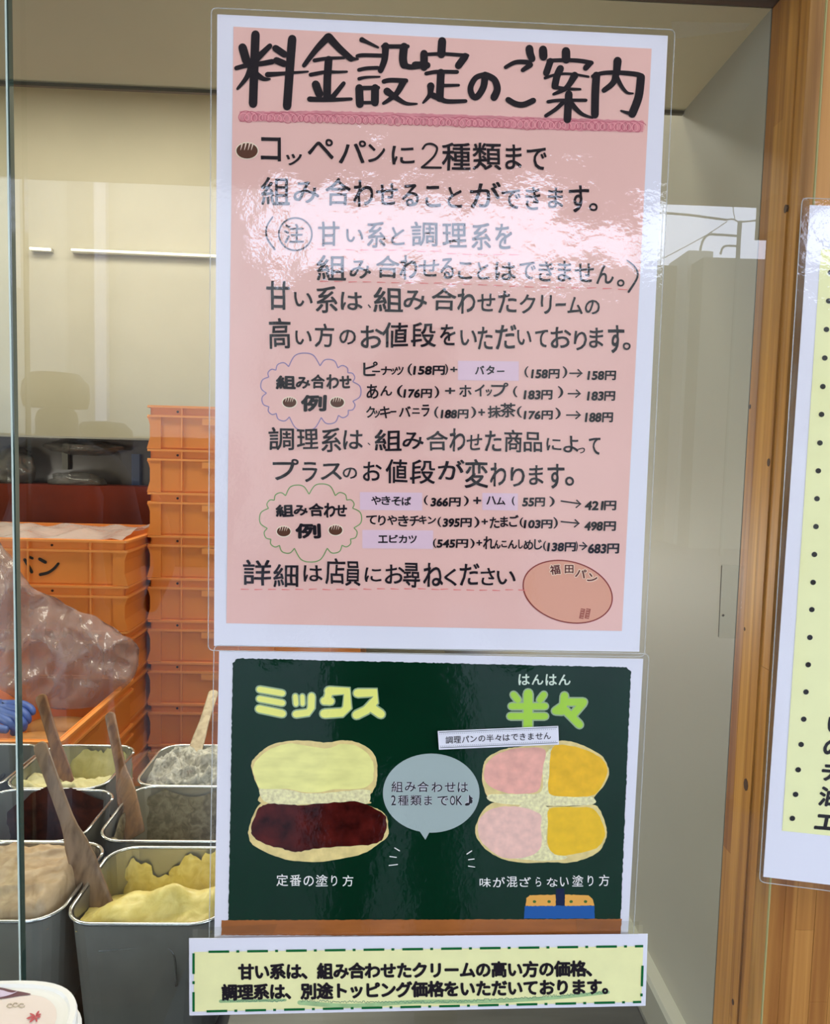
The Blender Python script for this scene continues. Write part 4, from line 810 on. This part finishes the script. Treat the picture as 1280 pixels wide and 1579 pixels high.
# ------------------------------------------------------------------ orange bread crates
orng = mat('orange_crate_plastic', (230, 142, 62), 0.42, var=0.06, vscale=4, sss=0.0)
orng2 = mat('orange_crate_rim', (240, 158, 82), 0.38)
def crate(x0, y0, zt_, w, d, h, label, group, face_rows=True):
    """open bread crate: x0,y0 front left corner, zt_ top of its rim"""
    t_ = thing('bread_crate', label, 'crate', (x0, y0, zt_ - h), group)
    q = MB(); wt = .004; i = .010                       # body set in under the flange
    for a_, b_ in (((x0 + i, y0 + i, zt_ - h), (x0 + w - i, y0 + i + wt, zt_)), ((x0 + i, y0 + d - i - wt, zt_ - h), (x0 + w - i, y0 + d - i, zt_)),
                   ((x0 + i, y0 + i, zt_ - h), (x0 + i + wt, y0 + d - i, zt_)), ((x0 + w - i - wt, y0 + i, zt_ - h), (x0 + w - i, y0 + d - i, zt_)), ((x0 + i, y0 + i, zt_ - h), (x0 + w - i, y0 + d - i, zt_ - h + wt))): q.box(a_, b_)
    q.mk('body', orng, t_)
    for zz in (zt_ - .004, zt_ - .030):                  # two flanges that make the rim band
        q = MB(); o_ = rrect(x0 + w / 2, y0 + d / 2, w, d, .014, zz - .003, 4); o2 = rrect(x0 + w / 2, y0 + d / 2, w, d, .014, zz + .003, 4)
        in2 = rrect(x0 + w / 2, y0 + d / 2, w - 2 * i, d - 2 * i, .008, zz + .003, 4); in1 = rrect(x0 + w / 2, y0 + d / 2, w - 2 * i, d - 2 * i, .008, zz - .003, 4)
        q.loft([in1, o_, o2, in2], False, False); q.mk('rim_flange', orng2, t_)
    q = MB(); xs = x0 + .098
    rib = 0
    for xx in (x0 + .098, x0 + .26, x0 + w - .26, x0 + w - .098):
        q = MB(); q.box((xx - .002, y0 + .002, zt_ - h + .006), (xx + .002, y0 + i, zt_ - .006)); q.mk('rib', orng2, t_)
    q = MB()                                             # flared corner posts (wavy silhouette when stacked)
    for sx_, xx in ((1, x0), (-1, x0 + w)):
        prof = [(zt_ - h, .001), (zt_ - h + .012, .004), (zt_ - .09, .0095), (zt_ - .055, .0095), (zt_ - .042, .006), (zt_ - .032, .001)]
        q2 = []
        for z_, o_ in prof: q2.append([(xx + sx_ * o_, y0 + .004, z_), (xx + sx_ * .04, y0 + .004, z_), (xx + sx_ * .04, y0 + i, z_), (xx + sx_ * o_, y0 + d * .5, z_)])
        if sx_ < 0: q2 = [r_[::-1] for r_ in q2]
        q.loft(q2)
    q.mk('corner_post', orng, t_)
    q = MB(); q.box((x0 + .155, y0 + .001, zt_ - .052), (x0 + .245, y0 + i, zt_ - .034)); q.mk('label_tab', orng2, t_)
    q = MB()
    for xx in (x0 + .085, x0 + .27, x0 + w - .2, x0 + w - .1):
        q.loft([[(xx + .0035 * math.cos(a_ * .785), yy, zt_ - .017 + .0035 * math.sin(a_ * .785)) for a_ in range(8)] for yy in (y0 + i - .001, y0 + i + .001)])
    q.mk('screw_hole', mat('hole_dark', (52, 28, 14), .8), t_)
    return t_
# right stack: front at the distance where the rims measure 12.5 cm
Dr = 2.1 - .5; tl = yp(225, 624, Dr); xr0, ztop = tl.x, tl.z
hp = yp(225, 624, Dr).z - yp(225, 691.5, Dr).z
c0 = crate(xr0, Dr, ztop, .62, .44, hp, 'topmost orange bread crate of the tall right stack', 'orange crates in the tall right stack')
ordn = ['second', 'third', 'fourth', 'fifth', 'sixth', 'seventh', 'eighth', 'ninth', 'tenth', 'eleventh', 'twelfth']
k = 1
while ztop - hp * (k + 1) > 0.02:
    dup(c0, c0.location - Vector((0, 0, hp * k)), '%s orange crate from the top of the tall right stack' % ordn[k - 1]); k += 1
zrem = ztop - hp * k
q = MB(); q.box((xr0 + .02, Dr + .02, .0), (xr0 + .60, Dr + .42, zrem)); q.mk('crate_dolly', mat('dolly', (90, 84, 78), .5), label='grey dolly under the tall right crate stack', cat='dolly')
# left stack
Dl = 1.46; tr = yp(205, 834, Dl); wl = .62; xl0 = min(tr.x, xr0 - .003) - wl; zt2 = tr.z
c1 = crate(xl0, Dl, zt2, wl, .44, hp, 'topmost orange crate of the left stack with black marker lettering', 'orange crates in the left stack')
k = 1
while zt2 - hp * (k + 1) > 0.02:
    dup(c1, c1.location - Vector((0, 0, hp * k)), '%s orange crate from the top of the left stack' % ordn[k - 1]); k += 1
q = MB(); q.box((xl0 + .02, Dl + .02, 0), (xl0 + .60, Dl + .42, zt2 - hp * k)); q.mk('crate_dolly', mat('dolly', (90, 84, 78), .5), label='grey dolly under the left crate stack', cat='dolly')
lt = Ink()                                               # パン in black marker on the crate front
for pts, w0, w1 in (([(27, 862), (26, 870), (22, 882)], 4, 4), ([(38, 863), (43, 871), (49, 882)], 5, 5), ([(46, 859), (50, 861)], 4, 4), ([(61, 862), (70, 867)], 5, 5), ([(62, 886), (74, 883), (83, 877), (90, 869)], 5, 4)): lt.stroke(pts, w0, w1)
o = mk('marker_lettering', [yp(x_, y_, Dl + .0075) for x_, y_, d in lt.v], lt.f, mat('marker_black', (24, 20, 18), .5), c1, label='black marker lettering')
# bag lining in the top crate of the left stack
V = []; Fc = []; n = 40
for j in range(13):
    for i in range(n + 1):
        u_ = i / n; v_ = j / 12
        V.append((xl0 + .02 + (wl - .04) * u_, Dl + .015 + .40 * v_, zt2 - .012 + .020 * math.sin(v_ * math.pi) + .020 * noise.noise(Vector((u_ * 9, v_ * 5, 2))) + .03 * max(0, u_ - .88) * 3))
for j in range(12):
    for i in range(n): a_ = j * (n + 1) + i; Fc.append((a_, a_ + 1, a_ + n + 2, a_ + n + 1))
plas = mat('milky_plastic', (205, 200, 200), 0.22, bump=0.6, bscale=45, alpha=0.62, spec=0.8)
mk('plastic_liner', V, Fc, plas, smooth=True, label='crumpled clear plastic liner lying in the lettered crate', cat='plastic bag')
# crate in use in front
Df = 1.0; fr_ = yp(95, 1144, Df); c2 = crate(fr_.x - wl, Df, fr_.z, wl, .44, hp, 'open orange crate of bread in front of the left stack', 'orange crates being unpacked')
k = 1
while fr_.z - hp * (k + 1) > 0.02:
    dup(c2, c2.location - Vector((0, 0, hp * k)), '%s crate down in the pile under the open bread crate' % ordn[k - 1]); k += 1
q = MB(); q.box((fr_.x - wl + .02, Df + .02, 0), (fr_.x - .02, Df + .42, fr_.z - hp * k)); q.mk('crate_dolly', mat('dolly', (90, 84, 78), .5), label='grey dolly under the pile with the open bread crate', cat='dolly')
# bread rolls in it
bun = mat('bread_crust_brown', (196, 138, 78), .5, var=.25, vscale=14, bump=.1, bscale=60)
def roll(x_, y_, z_, label):
    t_ = thing('bread_roll', label, 'bread', (x_, y_, z_), 'bread rolls in the open crate'); q = MB(); rings = []
    for k in range(13):
        s_ = -1 + 2 * k / 12; r_ = max(.02, (1 - abs(s_) ** 2.6)) ** .5
        rings.append([(x_ + s_ * .085, y_ + .042 * r_ * math.cos(a_), z_ + .026 + .026 * r_ * math.sin(a_) * (1.0 if math.sin(a_) > 0 else .8)) for a_ in [2 * math.pi * j / 14 for j in range(14)]])
    q.loft(rings); q.mk('crust', bun, t_, smooth=True); return t_
zf = fr_.z - hp + .01
for i_, (x_, y_, l_) in enumerate(((fr_.x - .13, Df + .10, 'front row, nearest the open crate\'s right wall'), (fr_.x - .13, Df + .20, 'second row by the open crate\'s right wall'), (fr_.x - .13, Df + .30, 'third row by the open crate\'s right wall'), (fr_.x - .33, Df + .10, 'front row, left of the first roll'), (fr_.x - .33, Df + .20, 'second row, left of the others'))):
    roll(x_, y_, zf, 'brown oblong bread roll, ' + l_)
# plastic bag, puffed and crumpled
prof = [(-40, 800, 1040), (0, 836, 1062), (25, 868, 1078), (45, 902, 1088), (80, 920, 1092), (115, 940, 1092), (148, 952, 1090), (170, 966, 1084), (190, 980, 1062), (205, 988, 1046), (213, 1000, 1026)]
rings = []; Yb = 1.32
prof_s = csm(prof, 8, False)
def crease(v, k): return abs(noise.noise(v * k)) * 2
for k, (x_, t0, t1) in enumerate(prof_s):
    ring = []; e = min(1, (len(prof_s) - 1 - k) / 14) ** .5
    for a_ in range(96):
        an = 2 * math.pi * a_ / 96; yy = (t0 + t1) / 2 - (t1 - t0) / 2 * math.cos(an); dep = -.06 * e * math.sin(an)
        V3 = Vector((x_ * .01, yy * .01 + x_ * .004, 5 + (0 if math.sin(an) > 0 else 4)))
        c1_, c2_, c3_ = crease(V3, 1.6), crease(V3 + Vector((9, 2, 0)), 4.0), crease(V3 + Vector((3, 7, 0)), 9.0)
        nn_ = noise.noise(V3 * 3)
        p = yp(x_ + 4 * nn_, yy + 4 * noise.noise(V3 * 4 + Vector((4, 0, 0))), Yb + dep + .040 * c1_ + .011 * c2_ + .0028 * c3_); ring.append(p)
    rings.append(ring)
q = MB(); q.loft(rings, True, True)
q.mk('plastic_bag', mat('bag_plastic', (176, 162, 166), 0.14, bump=0.35, bscale=60, alpha=0.5, spec=1.0), smooth=True, label='crumpled clear plastic bag held over the open bread crate', cat='plastic bag')

# gloved hand of the worker, reaching in from the left
def skin(name, pts, edges, rad, m, parent, sub=2, label=None):
    og = ORG[parent.name]; me = bpy.data.meshes.new(name); me.from_pydata([Vector(p) - og for p in pts], edges, []); o = bpy.data.objects.new(name, me); lk(o); o.parent = parent; ORG[o.name] = og
    md = o.modifiers.new('skin', 'SKIN'); me.skin_vertices[0].data[0].use_root = True
    for i, r_ in enumerate(rad): me.skin_vertices[0].data[i].radius = r_ if isinstance(r_, tuple) else (r_, r_)
    s_ = o.modifiers.new('sub', 'SUBSURF'); s_.levels = sub; s_.render_levels = sub; md.use_smooth_shade = True; me.materials.append(m)
    if label: o['label'] = label
    return o
hp0 = yp(0, 1100, 1.16)
HN = thing('worker_hand', 'blue gloved hand of a worker reaching into the bread crate', 'person', hp0)
glove = mat('blue_nitrile', (66, 96, 176), 0.45, bump=.2, bscale=90)
def HP(x_, y_, Y_): return yp(x_, y_, Y_)
pal = [HP(-260, 1060, 1.16), HP(-120, 1085, 1.16), HP(-60, 1094, 1.16), HP(-25, 1097, 1.15), HP(6, 1096, 1.15)]
chains = [[HP(4, 1086, 1.17), HP(34, 1086, 1.16), HP(48, 1093, 1.15), HP(52, 1103, 1.14)], [HP(8, 1092, 1.15), HP(32, 1096, 1.13), HP(43, 1106, 1.12), HP(43, 1118, 1.12)],
          [HP(4, 1100, 1.13), HP(26, 1106, 1.11), HP(37, 1117, 1.10), HP(35, 1126, 1.11)], [HP(-2, 1106, 1.12), HP(16, 1114, 1.10), HP(24, 1124, 1.10), HP(20, 1132, 1.11)], [HP(-42, 1100, 1.13), HP(-22, 1116, 1.10), HP(0, 1124, 1.09), HP(14, 1126, 1.09)]]
pts = list(pal); ed = [(0, 1), (1, 2), (2, 3), (3, 4)]; rd = [.036, .028, (.026, .030), (.026, .036), (.016, .03)]
for ch in chains:
    b_ = len(pts); pts += ch; ed += [(3 if ch is not chains[4] else 2, b_), (b_, b_ + 1), (b_ + 1, b_ + 2), (b_ + 2, b_ + 3)]; rd += [.011, .0105, .0098, .0085]
skin('gloved_hand', pts, ed, rd, glove, HN)

# ------------------------------------------------------------------ dark cabinet with bags, wall lamps
Dc = 2.05; zc = yp(100, 673, Dc).z
CT = thing('dark_cabinet', 'low dark steel cabinet against the back wall, left of the crates', 'cabinet', (-1.4, Dc + .25, 0))
dk = mat('cabinet_black', (72, 70, 74), .18, .3); q = MB(); z1, z2 = yp(100, 748, Dc).z, yp(100, 760, Dc).z
q.box((-2.2, Dc, 0), (yp(238, 700, Dc).x + .3, Dc + .6, z2 - .4)); q.box((-2.2, Dc + .12, z2 - .4), (yp(238, 700, Dc).x + .3, Dc + .6, zc - .006)); q.mk('body', dk, CT)
q = MB(); q.box((-2.2, Dc - .01, zc - .006), (yp(238, 700, Dc).x + .3, Dc + .62, zc)); q.mk('steel_edge', steel, CT)
q = MB(); q.box((-2.2, Dc - .005, z2 - .12), (yp(238, 700, Dc).x + .3, Dc + .12, z1)); q.mk('red_brown_shelf', mat('redbrown', (100, 38, 22), .75, var=.3, vscale=5, spec=.2), CT)
q = MB(); a_, b_ = yp(187, 700, Dc), yp(200, 750, Dc); q.box((a_.x, Dc + .10, b_.z), (b_.x, Dc + .119, a_.z)); q.mk('blue_strip', mat('bluestrip', (36, 60, 110), .4), CT)
q = MB(); a_, b_ = yp(75, 680, Dc), yp(85, 725, Dc); q.box((a_.x, Dc + .10, b_.z), (b_.x, Dc + .119, a_.z)); q.mk('grey_post', mat('greypost', (96, 98, 92), .4), CT)
def lump(cx, cy, Yc, rx, ry, label, m):
    c_ = yp(cx, cy, Yc); s_ = (Yc + .5) / F; V = []; Fc = []; n = 20
    for j in range(n + 1):
        for i in range(2 * n):
            th, ph = math.pi * j / n, math.pi * i / n; d_ = Vector((math.sin(th) * math.cos(ph), math.sin(th) * math.sin(ph), math.cos(th)))
            r_ = 1 + .25 * noise.noise(d_ * 2.4 + Vector((cx, cy, 0))) + .12 * (1 - abs(noise.noise(d_ * 5 + Vector((cy, 0, cx)))) * 2)
            V.append(c_ + Vector((d_.x * rx * s_, d_.y * .05, d_.z * ry * s_)) * r_)
    for j in range(n):
        for i in range(2 * n): a_ = j * 2 * n + i; b_ = j * 2 * n + (i + 1) % (2 * n); Fc.append((a_, b_, b_ + 2 * n, a_ + 2 * n))
    mk('plastic_bag', V, Fc, m, smooth=True, label=label, cat='plastic bag')
bagd = mat('smoky_bag', (104, 104, 104), .12, bump=.8, bscale=30, alpha=.5, spec=.9)
lump(120, 742, Dc + .05, 38, 13, 'small clear plastic bag lying on the red-brown shelf', bagd); lump(20, 722, Dc + .06, 30, 30, 'smoky plastic bag on the shelf at the far left edge', bagd)
lump(130, 690, Dc + .07, 52, 11, 'flat crinkled plastic bag high on the dark cabinet', bagd)
tubeL = mat('lamp_tube_glow', (255, 250, 232), .4, emit=1.0); 
for (x0, y0, x1, y1, r_, lb) in ((46, 383, 78, 385, .006, 'short glowing lamp tube on the back wall at far left'), (110, 385, 340, 395, .005, 'long thin glowing lamp tube on the back wall')):
    a_, b_ = yp(x0, y0, YB - .03), yp(x1, y1, YB - .03); t_ = thing('wall_lamp', lb, 'lamp', (a_ + b_) / 2)
    q = MB(); q.tube([a_, b_], r_, 8); q.mk('tube', tubeL, t_, smooth=True); q = MB(); q.box((a_.x, YB - .02, min(a_.z, b_.z) - .006), (b_.x, YB - .001, max(a_.z, b_.z) + .006)); q.mk('fitting', plaster, t_)

# ------------------------------------------------------------------ white lidded ice-cream style container outside, bottom left
ZL = 1.165; lc = zp(-34, 1606, ZL); 
LD = thing('white_lidded_tub', 'white plastic container with round-cornered lid at the bottom left', 'container', (lc.x, lc.y, ZL - .12))
def sup(rx, ry, z_, n=48, e=2.6): return [(lc.x + rx * math.copysign(abs(math.cos(a_)) ** (2 / e), math.cos(a_)), lc.y + ry * math.copysign(abs(math.sin(a_)) ** (2 / e), math.sin(a_)), z_) for a_ in [2 * math.pi * k / n for k in range(n)]]
ed_ = zp(112, 1556, ZL - .004); R_ = (Vector((ed_.x, ed_.y)) - Vector((lc.x, lc.y))).length * 0.98
lidm = mat('white_lid_plastic', (236, 236, 222), .35)
q = MB(); q.loft([sup(R_ * s_, R_ * s_ * .95, ZL + z_) for s_, z_ in ((1.04, -.016), (1.045, -.008), (1.0, -.006), (1.0, .0), (.985, .0018), (.92, .0018), (.90, .0004), (.86, .0002))], False, True); q.mk('lid', lidm, LD, smooth=False)
q = MB(); q.loft([sup(R_ * s_, R_ * s_ * .95, ZL + z_) for s_, z_ in ((.80, -.12), (.98, -.0165))], True, False); q.mk('body', lidm, LD, smooth=True)
q = MB(); q.add(sup(R_ * .78, R_ * .74, ZL + .0006), [tuple(range(48))]); q.mk('label_print', mat('lid_label', (236, 222, 204), .5), LD, label='cream printed lid label')
def lidink(polys, dz, m, name, label=None):
    V = []; Fc = []
    for P_ in polys: Fc.append(tuple(range(len(V), len(V) + len(P_)))); V += [zp(x_, y_, ZL + dz) for x_, y_ in P_]
    mk(name, V, Fc, m, LD, label=label)
def L8(P_): return [(x_ / 9.846, 1500 + y_ / 9.846) for x_, y_ in P_]
lidink([L8(csm([(-300, 200), (0, 222), (200, 265), (380, 298), (470, 328), (300, 350), (0, 398), (-300, 420)], 3))], .0009, mat('lid_plum', (96, 44, 56), .5), 'plum_swoosh', 'plum coloured swoosh')
lidink([L8(csm([(-300, 250), (0, 258), (120, 290), (200, 300), (270, 275), (180, 325), (0, 372), (-300, 390)], 3))], .0011, mat('lid_lilac', (212, 196, 214), .5), 'lilac_swoosh')
def leaf(cx, cy, ang, l_, w_): c_, s_ = math.cos(ang), math.sin(ang); return [(cx + x_ * c_ - y_ * s_, cy + x_ * s_ + y_ * c_) for x_, y_ in ((0, 0), (l_ * .35, w_), (l_ * .75, w_ * .8), (l_, 0), (l_ * .75, -w_ * .8), (l_ * .35, -w_))]
lidink([L8(leaf(540, 660, a_, l_, 17)) for a_, l_ in ((-1.0, 105), (-.4, 95), (.15, 80), (1.35, 95), (2.35, 140), (2.9, 150), (3.6, 105))], .0012, mat('leaf_red', (190, 66, 72), .5), 'red_leaf', 'red maple leaf print')
q = MB()
for (x_, y_) in ((150, 500), (235, 490), (330, 500)): q.tube([zp(*L8([(x_ + 42 * math.cos(a_) * (1 + .2 * math.sin(3 * a_)), y_ + 30 * math.sin(a_))])[0], ZL + .0008) for a_ in [k * .7 for k in range(9)]], .0003, 5)
q.mk('embossed_nuts', mat('nut_beige', (190, 176, 146), .5), LD)

# ledge outside for the container
q = MB(); q.box((-1.15, lc.y - R_ * .7, ZL - .16), (lc.x + R_ * .6, -.02, ZL - .1202)); 
q.mk('trim_6', wood('ledge_wood', (70, 52, 34), (96, 72, 48), axis='X'), kind='structure', label='dark outer ledge under the white container')

# ------------------------------------------------------------------ two customers behind the camera: mirrored softly in the left pane
def person(px, py, Y_, label, cloth, capm, arms=None):
    top = mir(px, py, Y_); h = top.z; x_ = top.x; k = h / 1.7
    t_ = thing('person', label, 'person', (x_, Y_, 0), None)
    P_ = [(0, 0, .95), (0, 0, 1.10), (0, 0, 1.28), (0, 0, 1.42), (0, 0.01, 1.50), (0, .02, 1.60), (-.18, 0, 1.38), (-.25, .02, 1.12), (-.22, .16, .95), (.18, 0, 1.38), (.25, .02, 1.12), (.22, .16, .95), (-.09, 0, .88), (-.10, .02, .48), (-.10, 0, .08), (-.10, .14, .04), (.09, 0, .88), (.10, .02, .48), (.10, 0, .08), (.10, .14, .04)]
    if arms:
        P_[6:12] = [(-.18, .02, 1.34), (-.24, .12, 1.12), (-.09, .36, 1.30), (.18, .02, 1.34), (.24, .12, 1.12), (.09, .36, 1.30)]
    E_ = [(0, 1), (1, 2), (2, 3), (3, 4), (4, 5), (3, 6), (6, 7), (7, 8), (3, 9), (9, 10), (10, 11), (0, 12), (12, 13), (13, 14), (14, 15), (0, 16), (16, 17), (17, 18), (18, 19)]
    R2 = [.15, .13, .15, .10, .055, .09, .06, .045, .03, .06, .045, .03, .085, .06, .045, .035, .085, .06, .045, .035]
    skin('body', [(x_ + a_ * k, Y_ + b_ * k, c_ * k) for a_, b_, c_ in P_], E_, [r_ * k for r_ in R2], cloth, t_, 2)
    q = MB(); rings = [[(x_ + r_ * math.cos(a_), Y_ + .02 + r_ * 1.1 * math.sin(a_), z_ * k) for a_ in [2 * math.pi * j / 20 for j in range(20)]] for r_, z_ in ((.095, 1.585), (.102, 1.62), (.098, 1.665), (.07, 1.695), (.02, 1.70))]
    q.loft(rings); q.mk('hair', capm, t_, smooth=True)
    q = MB(); q.box((x_ - .035, Y_ + .105, 1.60 * k), (x_ - .018, Y_ + .112, 1.606 * k)); q.box((x_ + .018, Y_ + .105, 1.60 * k), (x_ + .035, Y_ + .112, 1.606 * k)); q.mk('eyes', capm, t_)
def person_at(x_, Y_, h, label, cloth, hair, arms):
    global mir
    m0 = mir; mir = lambda a, b, c: Vector((x_, Y_, h)); person(0, 0, Y_, label, cloth, hair, arms); mir = m0
dkc = mat('dark_coat', (52, 50, 50), .8); dkh = mat('dark_hair', (30, 26, 24), .6)
person(90, 575, -2.0, 'customer in a dark coat, mirrored faintly left in the glass', dkc, dkh)
person_at(0.03, -1.0, 1.66, 'person taking the picture, dark jacket, arms raised in front of the chest', mat('dark_jacket', (40, 40, 46), .8), dkh, True)
person(163, 650, -2.3, 'shorter customer in dark clothes, mirrored beside the taller one', mat('navy_coat', (44, 48, 60), .8), dkh)

bpy.data.objects.remove(fo)
